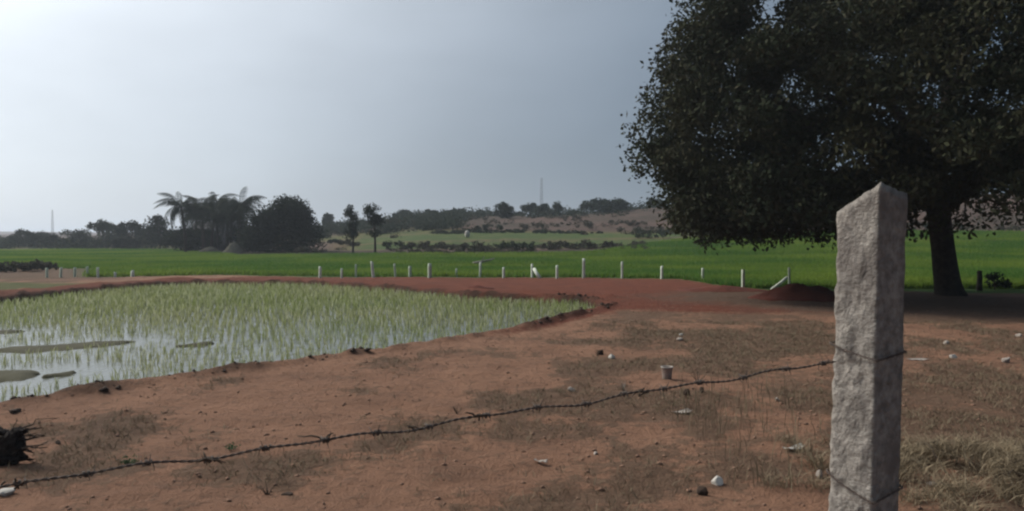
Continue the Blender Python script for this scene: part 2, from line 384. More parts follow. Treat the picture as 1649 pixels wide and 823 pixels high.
out = mixc(mask('under_tree', .55, 1.15, mid), out, under_tree_c)
scrc = mixc(rng_(mid, .35, .65), (0.100, 0.070, 0.053), (0.060, 0.052, 0.038))
scrc = mixc(rng_(nz(.06, 5), .42, .60), scrc, (0.130, 0.086, 0.067))
out = mixc((attr('scrub'), 'Fac'), out, scrc)
grc = mixc(rng_(nz(.35, 5), .35, .65), (0.042, 0.098, 0.022), (0.066, 0.112, 0.030))
out = mixc((attr('green'), 'Fac'), out, grc)
wet_shade_c = mixc(rng_(fine, .35, .65), (0.048, 0.030, 0.021), (0.075, 0.046, 0.031))  # wet mud colour, dark enough to paint the shaded lip as well
out = mixc((attr('wet'), 'Fac'), out, wet_shade_c)
lk(nt, out, 2, b, 'Base Color')
hs = nd(nt, 'ShaderNodeMath', operation='MULTIPLY_ADD', ins={1: 0.45}); lk(nt, grit, 0, hs, 0); lk(nt, fine, 0, hs, 2)
bp = nd(nt, 'ShaderNodeBump', ins={'Strength': 1.0, 'Distance': 0.13}); lk(nt, hs, 0, bp, 'Height'); lk(nt, bp, 0, b, 'Normal')
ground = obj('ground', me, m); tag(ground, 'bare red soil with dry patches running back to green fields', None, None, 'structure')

# flooded field
gx = np.linspace(-32, 4, 90); gy = np.linspace(5, 36, 80)
wx, wy = np.meshgrid(gx, gy, indexing='ij'); nW = len(gy)
keep = poly_sd(wx, wy, PADDY) < 0.9
idx = np.arange(wx.size).reshape(wx.shape)
Fw = [(idx[a, c], idx[a + 1, c], idx[a + 1, c + 1], idx[a, c + 1]) for a in range(len(gx) - 1) for c in range(nW - 1) if keep[a, c] and keep[a + 1, c] and keep[a + 1, c + 1] and keep[a, c + 1]]
wme = make_mesh('paddy_water', np.stack([wx.ravel(), wy.ravel(), np.full(wx.size, WATER)], 1), Fw)
water = obj('paddy_water', wme, M_water); tag(water, 'shallow water standing in the paddy field', None, None, 'structure')

# mud bars just breaking the water
M_mud = noise_mat('olive_mud', (0.080, 0.074, 0.044), (0.055, 0.052, 0.032), 1.5, 0.9, 0.5, 9, spec=0.1, dist=0.03)
def mud_bar(p0, p1, w, label):
    a, c = at(*p0, WATER)[:2], at(*p1, WATER)[:2]; L = np.linalg.norm(c - a); d = (c - a) / L; nrm_ = np.array([-d[1], d[0]])
    us, vs = np.linspace(-0.08, 1.08, 46), np.linspace(-1.3, 1.3, 13); V = []
    for u in us:
        wig = 0.35 * w * fbm(u * 4, w * 3.3, o=2, s=3); ww = w * max(0.05, 1 - abs(2 * u - 1) ** 3) * (1 + 0.7 * fbm(u * 9, 1.3 + w, o=3, s=8))
        for v in vs:
            p = a + d * L * u + nrm_ * (v * ww + wig); p = p + nrm_ * .25 * w * float(fbm(p[0] * 3, p[1] * 3 + v, o=2, s=6))
            V.append((p[0], p[1], WATER - 0.05 + 0.085 * max(0, 1 - v * v) * min(1, 4 * max(0, 1 - abs(2 * u - 1))) + 0.008 * float(vnoise(p[0] * 6, p[1] * 6))))
    n = len(vs); F = [(r_ * n + c_, (r_ + 1) * n + c_, (r_ + 1) * n + c_ + 1, r_ * n + c_ + 1) for r_ in range(len(us) - 1) for c_ in range(n - 1)]
    o = obj('mud_bar', make_mesh('mud_bar', V, F, True), M_mud); tag(o, label, None, None, 'structure'); return o
BARS = [((-160, 578), (240, 548), .62, 'long thin olive mud bar across the paddy water'), ((-160, 622), (80, 602), .95, 'wide olive mud bar by the near left of the paddy'),
        ((-120, 541), (52, 533), .5, 'small mud bar farthest left in the paddy water'), ((275, 560), (350, 553), .3, 'short mud bar in the middle of the rice rows'),
        ((60, 610), (125, 600), .2, 'narrow tail of mud beside the wide mud bar')]
for p0, p1, w, lb in BARS: mud_bar(p0, p1, w, lb)

# ------------------------------------------------------------------ young rice in rows (nobody could count it)
def blades(bx, by, bz, n, h, lean, wd, r):
    """n blades from each base point, each two bent quads"""
    N = len(bx); bx, by, bz = [np.repeat(q, n) for q in (bx, by, bz)]; h = np.repeat(np.broadcast_to(h, (N,)), n) * r.uniform(.65, 1.15, N * n)
    th = r.uniform(0, 2 * np.pi, N * n); ln = lean * r.uniform(.3, 1.4, N * n) * h
    off = 0.025 * r.normal(size=(N * n, 2)); bx = bx + off[:, 0]; by = by + off[:, 1]
    dx, dy = np.cos(th), np.sin(th); px_, py_ = -dy * wd / 2, dx * wd / 2
    if True:
        ph = r.uniform(0, np.pi, N * n); px_, py_ = np.cos(ph) * wd / 2, np.sin(ph) * wd / 2
    def row(t, k, w): return np.stack([bx + dx * ln * k, by + dy * ln * k, bz + h * t], 1), np.stack([px_ * w, py_ * w, px_ * 0], 1)
    c0, s0 = row(0, 0, .7); c1, s1 = row(.55, .25, 1); c2, s2 = row(1.0, 1.0, .15)
    V = np.stack([c0 - s0, c0 + s0, c1 - s1, c1 + s1, c2 - s2, c2 + s2], 1).reshape(-1, 3); k = np.arange(N * n)[:, None] * 6
    return V, np.concatenate([k + np.array([[0, 1, 3, 2]]), k + np.array([[2, 3, 5, 4]])])
r = np.random.default_rng(3)
d0 = at(250, 612)[:2] - at(0, 652)[:2]; d0 /= np.linalg.norm(d0); n0 = np.array([-d0[1], d0[0]])
u, v = np.meshgrid(np.arange(-34, 34, .18), np.arange(-6, 40, .23), indexing='ij')
o0 = at(250, 612)[:2]
bx = o0[0] + u * d0[0] + v * n0[0] + r.normal(size=u.shape) * .022; by = o0[1] + u * d0[1] + v * n0[1] + r.normal(size=u.shape) * .022
bx, by = bx.ravel(), by.ravel()
sd = poly_sd(bx, by, PADDY); a_ = bx / by
ok = (sd < -0.12) & (np.abs(a_) < .78) & (by > 5)
for p0, p1, w, _ in BARS:
    a, c = at(*p0, WATER)[:2], at(*p1, WATER)[:2]; e = c - a; t = np.clip(((bx - a[0]) * e[0] + (by - a[1]) * e[1]) / (e @ e), 0, 1)
    ok &= np.hypot(bx - a[0] - t * e[0], by - a[1] - t * e[1]) > w * (.95 + .5 * fbm(bx * 1.5, by * 1.5, o=2, s=90))
thin = fbm(bx / 2.5, by / 2.5, o=3, s=71)
dens = np.interp(by, [6, 13, 17, 23], [.78, .80, .92, 1.1]) + .35 * thin
ok &= r.uniform(size=bx.shape) < dens
bx, by = bx[ok], by[ok]
V, F = blades(bx, by, np.full(bx.shape, WATER - .03), 5, np.interp(by, [8, 13, 20, 30], [.115, .135, .20, .25]) * (1 + .25 * fbm(bx / 3, by / 3, s=77)), .30, np.repeat(np.interp(by, [9, 16, 24], [.011, .013, .022]), 5), r)
rice = obj('young_rice', make_mesh('young_rice', V, F), M_rice); tag(rice, 'young rice plants standing in rows in the flooded paddy', 'rice', None, 'stuff')

# the dense green crop beyond the fence
r = np.random.default_rng(5)
N = 230000
yy = 28 + 72 * r.uniform(size=N) ** 1.25; xx = yy * r.uniform(-.72, .74, N)
gi = (fence_y(xx) + 0.5 < yy) & (yy < np.interp(xx / yy, [-.7, -.42, -.34, -.05, .10, .17, .25, .6], [104, 100, 72, 68, 70, 84, 94, 96])) & ~((xx / yy + .05 * fbm(xx / 4, yy / 4, o=3, s=81) < -.53) & (yy + 5 * fbm(xx / 5, yy / 5, o=2, s=82) < 47))
for Yb, a0, a1 in ((52, -.60, -.44), (57, -.40, -.22), (74, -.62, -.36), (60, .12, .62), (76, .18, .62), (49, -.12, .06)):
    gi &= ~((np.abs(yy - Yb - 2 * fbm(xx / 9, yy / 14, o=3, s=50)) < .95) & (xx / yy > a0) & (xx / yy < a1))
xx, yy = xx[gi], yy[gi]
V, F = blades(xx, yy, ground_z(xx, yy) - .02, 3, .24, .5, .035, r)
crop = obj('green_crop', make_mesh('green_crop', V, F), M_crop); tag(crop, 'dense green crop filling the fields beyond the white posts', 'crop', None, 'stuff')

# ------------------------------------------------------------------ the big tree
def branch_path(p0, p1, bend, n, r):
    p0, p1 = np.asarray(p0, float), np.asarray(p1, float); t = np.linspace(0, 1, n)[:, None]; L = np.linalg.norm(p1 - p0)
    P = p0 + (p1 - p0) * t; P[:, 2] += bend * L * np.sin(np.pi * t[:, 0]) ; w = r.normal(size=(n, 3)) * L * .025; w[0] = w[-1] = 0
    return P + w
r = np.random.default_rng(11)
TX, TY_ = TREE[0], TREE[1]; TZ = float(ground_z(np.array([TX]), np.array([TY_]))[0])
big = empty('shade_tree', (TX, TY_, TZ))
tag(big, 'huge dark spreading tree at right whose crown overhangs the granite post', 'tree')
mb = MB(); hh = np.array([-.25, 0, .12, .35, .8, 1.4, 2.0, 2.6, 3.2])
tp = np.stack([-.13 * hh - .02 * np.sin(hh * 2), .05 * hh, hh], 1)
rr = np.array([.56, .50, .44, .40, .37, .345, .335, .34, .36])
mb.tube(tp, rr, 18)
V = mb.V[0]; an = np.arctan2(V[:, 1], V[:, 0]); V[:, :2] *= (1 + .10 * fbm(an * 1.6 + 9, V[:, 2] * .5, o=3, s=3) * 1)[:, None]
obj('trunk', mb.mesh('trunk', True), M_bark, big)
cc = np.array([-.9, -.3, 4.9]); rad = np.array([8.1, 7.2, 6.4])
clumps = []
while len(clumps) < 430:
    d = r.normal(size=3); d /= np.linalg.norm(d); q = cc + d * rad * r.uniform(.25, 1.0) ** .45
    low = 2.25 if q[0] < -2.2 else np.interp(q[0], [-2.2, 0.2, 3, 8], [2.25, 3.5, 4.9, 4.9])
    low += .35 * float(vnoise(q[0] * .8, q[1] * .8, s=4))
    if q[2] < low: continue
    if q[2] < 2.5 and np.hypot(q[0], q[1]) < 1.6: continue
    clumps.append(q)
for k in range(50): clumps.append(np.array([r.uniform(-7.4, -2.2), r.uniform(-4.5, 4.0), r.uniform(2.1, 3.4)]))
for k in range(34): clumps.append(np.array([r.uniform(-3.2, 1.6), r.uniform(-5.2, -1.6), r.uniform(3.0, 4.6)]))
for ox, oy in ((1108, -10), (1090, 30), (1082, 60), (1068, 95), (1060, 125), (1045, 160), (1036, 195), (1030, 230), (1036, 262), (1050, 285), (1078, 300), (1086, 325), (1084, 350), (1090, 368), (1118, 378), (1150, 384), (1190, 380), (1230, 384), (1270, 380), (1310, 384)):
    for k in range(4):     # the leafy outer skin on the open side
        sx = r.uniform(.65, 1.1) + .25 * k; yq = r.uniform(-3.0, 2.6); Yq = TY_ + yq
        clumps.append(np.array([(ox - CX) / FPX * Yq - TX + (sx - .08 if oy < 370 else 0), yq, 1.8 + (HZ - oy) / FPX * Yq - TZ + (.52 + .3 * k if oy > 340 else 0)]))
clumps = np.array(clumps)
dist = np.linalg.norm((clumps - cc) / rad, axis=1)
ln, lf = [], []
for k, q in enumerate(clumps):
    n = int(r.uniform(200, 560)) ; s = r.uniform(.6, 1.15)
    if q[0] > 0.5 and q[2] < 5.5: n = int(n * .55)
    d = r.normal(size=(n, 3)); d /= np.linalg.norm(d, axis=1)[:, None]
    ln.append(q + d * (r.uniform(.1, 1, n) ** .5)[:, None] * np.array([s, s, s * .68]))
for ox, oy in ((1112, -15), (1098, 12), (1085, 45), (1072, 80), (1062, 110), (1048, 140), (1038, 172), (1030, 205), (1024, 232), (1028, 256), (1040, 278), (1062, 296), (1078, 318), (1080, 340), (1084, 362), (1104, 368), (1140, 376), (1182, 372), (1222, 378), (1262, 374), (1300, 378), (1255, 384), (1150, 382)):
    for k in range(3):     # loose sprays that ragged the outline
        Yq = TY_ + r.uniform(-2.5, 2.0); n = int(r.uniform(18, 60)); d = r.normal(size=(n, 3)); q = np.array([(ox + r.normal() * 9 - CX) / FPX * Yq - TX + .15, Yq - TY_, 1.8 + (HZ - oy + r.normal() * 7) / FPX * Yq - TZ + (.12 if oy > 370 else 0)])
        ln.append(q + d * np.array([.22, .22, .15]))
P = np.concatenate(ln)
V, F = leaves(P, np.where(r.uniform(size=len(P)) < .3, .21, .14), np.where(r.uniform(size=len(P)) < .3, .10, .075), .35, r)
crown_me = make_mesh('crown', V, F)
obj('crown', crown_me, M_leaf_big, big)
fork = tp[-1]
tgt = [clumps[np.argmin(np.linalg.norm(clumps - np.array(g), axis=1))] for g in
       [(-7, 0, 4), (-6, -3, 6), (-5.5, 3, 7), (-3, -5, 5), (-2.5, 4, 8.5), (-1, -1, 10), (1.5, 2, 9), (3.5, -3, 7), (5, 1, 6.5), (6, -1, 4.2), (-7.5, -2, 3), (3, 5, 5)]]
for k, g in enumerate(tgt):
    mb = MB(); s = tp[-2 if k % 2 else -3] * .5 + tp[-1] * .5
    Pm = branch_path(s, g, .10, 10, r); r0 = .19 + .05 * (k % 3)
    mb.tube(Pm, np.linspace(r0, .035, 10), 8)
    for q in clumps[np.argsort(np.linalg.norm(clumps - g, axis=1))[:9]]:
        st = Pm[r.integers(4, 9)]; mb.tube(branch_path(st, q, .06, 6, r), np.linspace(.05, .012, 6), 5)
    obj('branch', mb.mesh('branch', True), M_bark, big)
# a bare limb hanging out of the right side of the crown
mb = MB(); a = np.array([col_at(1596, 24) - TX, 24 - TY_, 1.8 + (382 - 262) / FPX * 24]); c = np.array([col_at(1672, 24) - TX, 24 - TY_, 1.8 + (382 - 338) / FPX * 24])
Pm = branch_path(a, c, .03, 8, r); mb.tube(Pm, np.linspace(.07, .035, 8), 6)
mb.tube(branch_path(Pm[5], Pm[5] + np.array([.1, .1, -.55]), 0, 5, r), np.linspace(.03, .01, 5), 5); mb.tube(branch_path(Pm[6], Pm[6] + np.array([-.35, .1, -.35]), 0, 5, r), np.linspace(.03, .01, 5), 5)
mb.tube(branch_path(a, tgt[9], .05, 6, r), np.linspace(.07, .09, 6), 6)
obj('branch', mb.mesh('branch', True), M_bark, big)

# ------------------------------------------------------------------ middle and far trees
def make_tree(name, X, Y, h, w, crown_from, label, cat='tree', group=None, mat=None, nclump=22, nleaf=110, leaf=.3, seed=0, trunk_r=None, top_flat=0.0, depth=None, lobes=None):
    r = np.random.default_rng(1000 + seed); z0 = float(ground_z(np.array([X]), np.array([Y]))[0])
    root = empty(name, (X, Y, z0)); tag(root, label, cat, group)
    ch = h - crown_from; c0 = np.array([0, 0, crown_from + ch * .5]); rd = np.array([w / 2, (depth or w) / 2, ch / 2])
    cl = []
    while len(cl) < nclump:
        if lobes:
            lx, lz, lr = lobes[r.integers(len(lobes))]; d = r.normal(size=3); d /= np.linalg.norm(d)
            q = np.array([lx * w / 2, 0, crown_from + lz * ch]) + d * lr * w / 2 * r.uniform(.2, 1) ** .5
        else:
            d = r.normal(size=3); d /= np.linalg.norm(d); q = c0 + d * rd * r.uniform(.2, .92) ** .5
        if top_flat and q[2] < crown_from + ch * top_flat * r.uniform(): continue
        if q[2] > .15: cl.append(q)
    cl = np.array(cl); s = min(w, ch) * .13 + leaf * .4
    pp = []
    for q in cl:
        n = int(nleaf * r.uniform(.7, 1.4)); d = r.normal(size=(n, 3)); d /= np.linalg.norm(d, axis=1)[:, None]
        pp.append(q + d * (r.uniform(.1, 1, n) ** .5)[:, None] * s * 1.7 * np.array([1.1, 1.1, .8]) * r.uniform(.7, 1.25))
    P = np.concatenate(pp)
    P = P[P[:, 2] > 0.05]
    V, F = leaves(P, leaf, leaf * .6, .2, r)
    tr = trunk_r or max(.05, h * .022); mb = MB()
    tpz = crown_from + ch * .45; lean = r.normal(size=2) * h * .02
    Pt = np.array([(lean[0] * t, lean[1] * t, -.15 + (tpz + .15) * t) for t in np.linspace(0, 1, 8)])
    mb.tube(Pt, np.linspace(tr * 1.25, tr * .55, 8), 8)
    for q in cl[:: max(1, len(cl) // 7)]: mb.tube(branch_path(Pt[r.integers(4, 8)], q, .05, 5, r), np.linspace(tr * .4, tr * .1, 5), 5)
    obj('trunk', mb.mesh('trunk', True), M_bark, root)
    obj('crown', make_mesh('crown', V, F), mat or M_leaf_far, root)
    return root
def px_tree(name, px, Y, top, base, wpx, cf, label, **k):
    """width and height of a tree read off the photograph at its distance"""
    z0 = float(ground_z(np.array([col_at(px, Y)]), np.array([Y]))[0]); h = CAM_H + (HZ - top) / FPX * Y - z0
    return make_tree(name, col_at(px, Y), Y, h, wpx / FPX * Y, cf * h, label, **k)

px_tree('round_tree', 455, 80, 321, 412, 128, .02, 'broad dark rounded tree just right of the palm clump', mat=M_leaf_dark, nclump=130, nleaf=210, leaf=.24, seed=1,
        lobes=[(-.62, .30, .36), (-.2, .45, .45), (.12, .66, .40), (.28, .78, .26), (.5, .38, .42), (.1, .22, .50), (-.45, .5, .32), (.3, .5, .4)])
px_tree('slender_tree', 568, 72, 336, 405, 24, .34, 'slim tree with tiered crown, left of the pair in the middle', nclump=20, nleaf=60, leaf=.2, seed=2, mat=M_leaf_dark, trunk_r=.09, lobes=[(.1, .88, .75), (-.1, .80, .6), (.1, .45, .6), (-.3, .12, .6)], group='pair of slender trees')
px_tree('slender_tree', 604, 74, 332, 404, 32, .42, 'slim tree with fuller crown, right of the pair in the middle', nclump=26, nleaf=60, leaf=.2, seed=3, mat=M_leaf_dark, trunk_r=.10, lobes=[(-.3, .85, .6), (.25, .66, .7), (.35, .35, .6), (-.1, .55, .5), (.1, .0, .35)], group='pair of slender trees')
# hazy trees along the brown ridge and beside the left fields: px, distance, top row, width, crown start, words
RIDGE = [(528, 150, 344, 13, .25, 'tiny lone round tree in the gap right of the broad rounded tree'), (646, 165, 338, 30, .2, 'hazy rounded tree right behind the pair of slender trees'),
         (690, 158, 338, 34, .15, 'low hazy tree on the ridge left of a bare pink slope'), (712, 172, 343, 26, .15, 'low wide hazy tree filling a dip of the ridge line'),
         (735, 165, 337, 30, .15, 'hazy ridge tree above the bare pink slope'), (765, 170, 339, 34, .12, 'flat hazy ridge tree, right neighbour of the one above the slope'),
         (782, 178, 336, 28, .15, 'hazy pointed ridge tree halfway between slender pair and mast'), (812, 140, 329, 34, .1, 'dark ridge tree reaching below the skyline left of the mast'),
         (838, 172, 342, 24, .1, 'small hazy ridge tree in the low gap left of the mast'), (856, 150, 329, 30, .1, 'dark upright ridge tree directly left of the mast'),
         (890, 150, 327, 40, .1, 'dark broad ridge tree directly right of the mast'), (925, 190, 339, 26, .1, 'small pale ridge tree before the wide dome tree'),
         (975, 150, 322, 82, .05, 'wide dome shaped tree on the ridge, largest of the skyline'), (1056, 160, 319, 26, .15, 'small round ridge tree touching the big crown'),
         (1012, 185, 335, 30, .1, 'low pale ridge tree right of the wide dome tree'), (668, 190, 346, 30, .1, 'faint low tree behind the ridge left end')]
for k, (px, Y, top, wpx, cf, lb) in enumerate(RIDGE):
    px_tree('ridge_tree', px, Y, top, 0, wpx, cf, lb, group='hazy trees along the ridge', nclump=20 if wpx < 60 else 60, nleaf=90, leaf=.36, seed=20 + k)
LEFT = [(40, 120, 371, 46, .1, 'low bluish tree at the far left end of the tree line'), (98, 115, 382, 60, .05, 'dark low bush below the left mast'), (72, 130, 371, 44, .1, 'low bluish tree just left of the left mast'),
        (128, 125, 369, 50, .1, 'rounded bluish tree right of the left mast'), (165, 120, 356, 40, .5, 'flat topped tree rising above the left tree line', .6), (188, 118, 364, 44, .1, 'broad tree under the flat topped tree'),
        (212, 115, 359, 46, .4, 'second flat topped tree in the left tree line', .5), (236, 112, 364, 40, .1, 'dense tree between the flat topped tree and the pointed one'),
        (258, 105, 347, 34, .05, 'pointed tree left of the palm clump'), (285, 100, 372, 46, .05, 'dark low tree at the foot of the leftmost palm'), (8, 160, 382, 40, .1, 'faint tree at the left edge of the picture'),
        (150, 112, 386, 56, .03, 'low dark hedge bush along the left field edge'), (205, 108, 386, 56, .03, 'low dark hedge bush below the second flat topped tree'), (315, 96, 376, 44, .05, 'low grey-green bush beneath the palms'), (305, 90, 364, 46, .02, 'dark bush hiding the trunk of the leftmost palm'), (332, 92, 372, 40, .02, 'dark bush beside the grey shed under the palms'), (396, 86, 358, 40, .02, 'dark bush between the rightmost palm and the broad rounded tree')]
for k, t in enumerate(LEFT):
    px_tree('field_edge_tree', t[0], t[1], t[2], 0, t[3], t[4], t[5], group='trees along the left field edge', nclump=26, nleaf=60, leaf=.32, seed=50 + k, top_flat=t[6] if len(t) > 6 else 0, mat=M_leaf_dark if t[1] < 116 else M_leaf_far)

# scrub on the slopes: individual shrubs
r = np.random.default_rng(23)
SHRUB = [(540, 98, 26, 'near the foot of the broad rounded tree'), (490, 74, 40, 'under the right side of the broad rounded tree'), (560, 90, 34, 'at the foot of the left slender tree'), (640, 80, 50, 'on the dark bank right of the slender trees'),
         (690, 78, 60, 'on the dark bank above the leftmost white posts'), (760, 72, 70, 'in the dark strip above the pale fallen branch'), (830, 74, 64, 'in the dark strip left of the tallest white post'), (900, 76, 60, 'in the dark strip above the tallest white post'),
         (960, 78, 50, 'in the dark strip right of the tallest white post'), (1050, 92, 60, 'on the brown bank near the big crown'), (1110, 95, 46, 'on the brown bank under the big crown'), (860, 108, 50, 'on the upper field bank below the mast'),
         (790, 106, 46, 'on the upper field bank right of the white marker'), (960, 112, 70, 'on the upper bank below the wide dome tree'), (1020, 116, 40, 'on the pink slope right of the dome tree'), (700, 118, 40, 'low on the pink slope'),
         (640, 125, 60, 'on the slope behind the right slender tree'), (920, 130, 40, 'high on the pink slope'), (1500, 98, 70, 'behind the big trunk at the field end'), (1625, 97, 40, 'at the field end right of the big trunk'),
         (1180, 97, 70, 'at the field end left of the granite post'), (1260, 97, 60, 'at the field end just left of the granite post'), (25, 42, 60, 'on the bare patch at the left picture edge'), (60, 44, 44, 'on the bare patch by the left row of posts')]
for k, (px, Y, wpx, wh) in enumerate(SHRUB):
    w = 1.2 * wpx / FPX * Y; make_tree('scrub_bush', col_at(px, Y), Y, max(.45, w * .20), w, .02, 'low scrubby bush ' + wh, 'bush', 'scrub bushes on the banks', M_leaf_scrub if k % 3 else M_leaf_far, 14, 45, .22, 100 + k, .03)
# low scrub that reads as one mass: along the ridge crest and on the dark banks
r = np.random.default_rng(29)
def scrub_mass(name, label, N, Y0, Y1, a0, a1, h0, h1, leaf, nl, thr, mat, s):
    Yc = r.uniform(Y0, Y1, N); ac = r.uniform(a0, a1, N); Xc = ac * Yc; dn = fbm(Xc / 6, Yc / 6, o=3, s=s); k = dn > thr; Xc, Yc = Xc[k], Yc[k]; P = []
    zc = ground_z(Xc, Yc); hh_ = r.uniform(h0, h1, len(Xc))
    for x_, y_, z_, h_ in zip(Xc, Yc, zc, hh_):
        d = r.normal(size=(nl, 3)); d /= np.linalg.norm(d, axis=1)[:, None]; d = d * (r.uniform(size=(nl, 1)) ** .4); d[:, 2] = np.abs(d[:, 2])
        P.append(np.array([x_, y_, z_]) + d * np.array([h_ * 1.3, h_ * 1.3, h_]))
    V, F = leaves(np.concatenate(P), leaf, leaf * .6, .1, r); o = obj(name, make_mesh(name, V, F), mat); tag(o, label, 'scrub', None, 'stuff')
scrub_mass('ridge_scrub', 'low hazy scrub along the crest of the ridge', 420, 138, 185, -.26, .22, .9, 2.1, .42, 45, -.12, M_leaf_far, 3)
scrub_mass('slope_wood', 'dark hazy bushes massed on the slope behind the slender trees', 420, 112, 152, -.24, -.06, .7, 1.9, .34, 50, -.25, M_leaf_far, 8)
scrub_mass('far_left_scrub', 'low bluish scrub in front of the left tree line', 220, 104, 150, -.68, -.36, .8, 1.8, .38, 45, -.2, M_leaf_far, 4)
scrub_mass('bank_scrub', 'dark low scrub on the banks between the green fields', 620, 66, 86, -.29, .17, .10, .36, .18, 34, .02, M_leaf_scrub, 5)
scrub_mass('field_bund_grass', 'dark grassy line along the upper field bund below the slope', 260, 103, 107, -.10, .27, .15, .42, .24, 34, -.2, M_leaf_far, 12)
scrub_mass('slope_scrub', 'thin brownish scrub dotted over the bare slope', 420, 100, 150, -.25, .62, .25, .8, .30, 36, .05, M_leaf_scrub, 6)
# brush at the right of the big trunk
make_tree('scrub_bush', col_at(1603, 27.5), 27.5, .55, 1.1, .02, 'small dark weed bush beside the short stump near the big trunk', 'bush', None, M_leaf_dark, 12, 40, .10, 140, .02)

# ------------------------------------------------------------------ palms
def frond_mesh(L, droop, seed):
    r = np.random.default_rng(seed); n = 12; t = np.linspace(0, 1, n)
    P = np.stack([L * (t - .26 * droop * t ** 2.2), .06 * L * r.normal() * t ** 2, L * (.34 * t - droop * .72 * t ** 2.2)], 1)
    mb = MB(); mb.tube(P, np.linspace(.035, .008, n), 4, False)
    for tt in np.linspace(.12, .99, 20):
        p = np.array([np.interp(tt, t, P[:, k]) for k in range(3)]); tg = np.array([np.interp(min(1, tt + .02), t, P[:, k]) - np.interp(tt - .02, t, P[:, k]) for k in range(3)]); tg /= np.linalg.norm(tg)
        ll = L * .21 * math.sin(math.pi * min(1, .12 + tt * .9)) ** .6 + .08
        for s in (-1, 1):
            d = tg * .55 + np.array([0, s * .85, 0]) + np.array([0, 0, -.75 - .5 * r.uniform()]); d /= np.linalg.norm(d)
            wv = tg * .036; mid_ = p + d * ll * .5 + np.array([0, 0, .03]); e = p + d * ll + np.array([0, 0, -.10 * ll])
            mb.add([p - wv * .6, p + wv * .6, mid_ + wv, mid_ - wv], [(0, 1, 2, 3)]); mb.add([mid_ - wv, mid_ + wv, e + wv * .2, e - wv * .2], [(0, 1, 2, 3)])
    return mb.mesh('frond')
FR = [frond_mesh(3.15, dr, 300 + k) for k, dr in enumerate((.85, 1.0, 1.2, 1.4))]
PALMS = [(299, 84, 335, 'leftmost palm of the clump with long hanging fronds'), (328, 87, 338, 'second palm from the left in the clump'), (350, 90, 328, 'tallest palm in the middle of the clump'),
         (384, 84, 333, 'rightmost palm of the clump beside the broad rounded tree'), (366, 92, 338, 'palm between the tallest and the rightmost of the clump'), (314, 91, 345, 'low palm between the two leftmost of the clump'), (341, 85, 349, 'lowest palm, in front of the tallest one'), (372, 86, 348, 'low palm in front of the rightmost of the clump')]
for k, (px, Y, cy, lb) in enumerate(PALMS):
    r = np.random.default_rng(400 + k); X = col_at(px, Y); z0 = float(ground_z(np.array([X]), np.array([Y]))[0]); h = CAM_H + (HZ - cy) / FPX * Y - z0
    root = empty('palm_tree', (X, Y, z0)); tag(root, lb, 'palm', 'palm clump')
    t = np.linspace(0, 1, 12); ln_ = r.normal(size=2) * .25
    P = np.stack([ln_[0] * t ** 2, ln_[1] * t ** 2, -.15 + (h + .15) * t], 1); mb = MB(); mb.tube(P, np.linspace(.20, .11, 12), 8); obj('trunk', mb.mesh('trunk', True), M_bark, root)
    nf = 30
    for f in range(nf):
        lv = f / nf; me_ = FR[0 if lv < .22 else 1 if lv < .5 else 2 if lv < .8 else 3]
        obj('frond', me_, M_palm, root, tuple(P[-1] + np.array([0, 0, .05])), (r.normal() * .25, -.80 + 1.45 * lv + r.normal() * .22, f * 2.399 + r.normal() * .2), (r.uniform(.75, 1.12),) * 3)

# grey shed and hay heap beneath the palms
X, Y = col_at(352, 97), 97; z0 = float(ground_z(np.array([X]), np.array([Y]))[0]); sh = empty('farm_shed', (X, Y, z0)); tag(sh, 'small grey shed half hidden beneath the palms', 'shed')
mb = MB(); mb.box((0, 0, 1.15), (2.4, 1.5, 1.25)); obj('wall', mb.mesh('wall'), M_wall, sh)
mb = MB(); mb.add([(-2.8, -1.95, 2.25), (2.8, -1.95, 2.25), (2.8, 0, 3.3), (-2.8, 0, 3.3), (-2.8, 1.95, 2.25), (2.8, 1.95, 2.25), (-2.8, -1.95, 2.33), (2.8, -1.95, 2.33), (2.8, 0, 3.38), (-2.8, 0, 3.38), (-2.8, 1.95, 2.33), (2.8, 1.95, 2.33)],
                  [(0, 3, 2, 1), (3, 4, 5, 2), (6, 7, 8, 9), (9, 8, 11, 10), (0, 1, 7, 6), (4, 10, 11, 5), (0, 6, 9, 3), (3, 9, 10, 4), (1, 2, 8, 7), (2, 5, 11, 8)]); obj('roof', mb.mesh('roof'), M_roof, sh)
mb = MB(); mb.box((-.3, -1.52, .95), (.45, .03, .95)); obj('doorway', mb.mesh('doorway'), M_dark, sh)  # solid panel on the wall, painted black for the unlit inside
def heap(name, X, Y, w, d, h, mat, label, cat, seed, kind=None, pw=1.0, amp=.18, sink=.06):
    r_, a_2 = np.linspace(0, 1, 15), np.linspace(0, 2 * np.pi, 36, endpoint=False); V = [(0, 0, h)]
    for q in r_[1:]:
        for t in a_2:
            k = 1 + .16 * float(fbm(math.cos(t) * 1.5 + seed, math.sin(t) * 1.5, o=2)); x, y = q * w / 2 * math.cos(t) * k, q * d / 2 * math.sin(t) * k
            z = h * (1 - q ** (1.4 * pw)) ** 1.15 * (1 + amp * float(fbm(x * 3 / w * 2, y * 3 / d * 2 + seed, o=3, s=seed))) + amp * .35 * h * (1 - q) * float(fbm(x * 4, y * 4, o=3, s=seed + 3)) if q < 1 else -sink
            V.append((x, y, z))
    n = 36; F = []
    for i in range(13):
        for j in range(n): F.append((1 + i * n + j, 1 + (i + 1) * n + j, 1 + (i + 1) * n + (j + 1) % n, 1 + i * n + (j + 1) % n))
    for j in range(0, n, 2): F.append((0, 1 + j, 1 + (j + 1), 1 + (j + 2) % n))
    z0 = float(ground_z(np.array([X]), np.array([Y]))[0])
    o = obj(name, make_mesh(name, V, F, True), mat, None, (X, Y, z0)); tag(o, label, cat, None, kind); return o
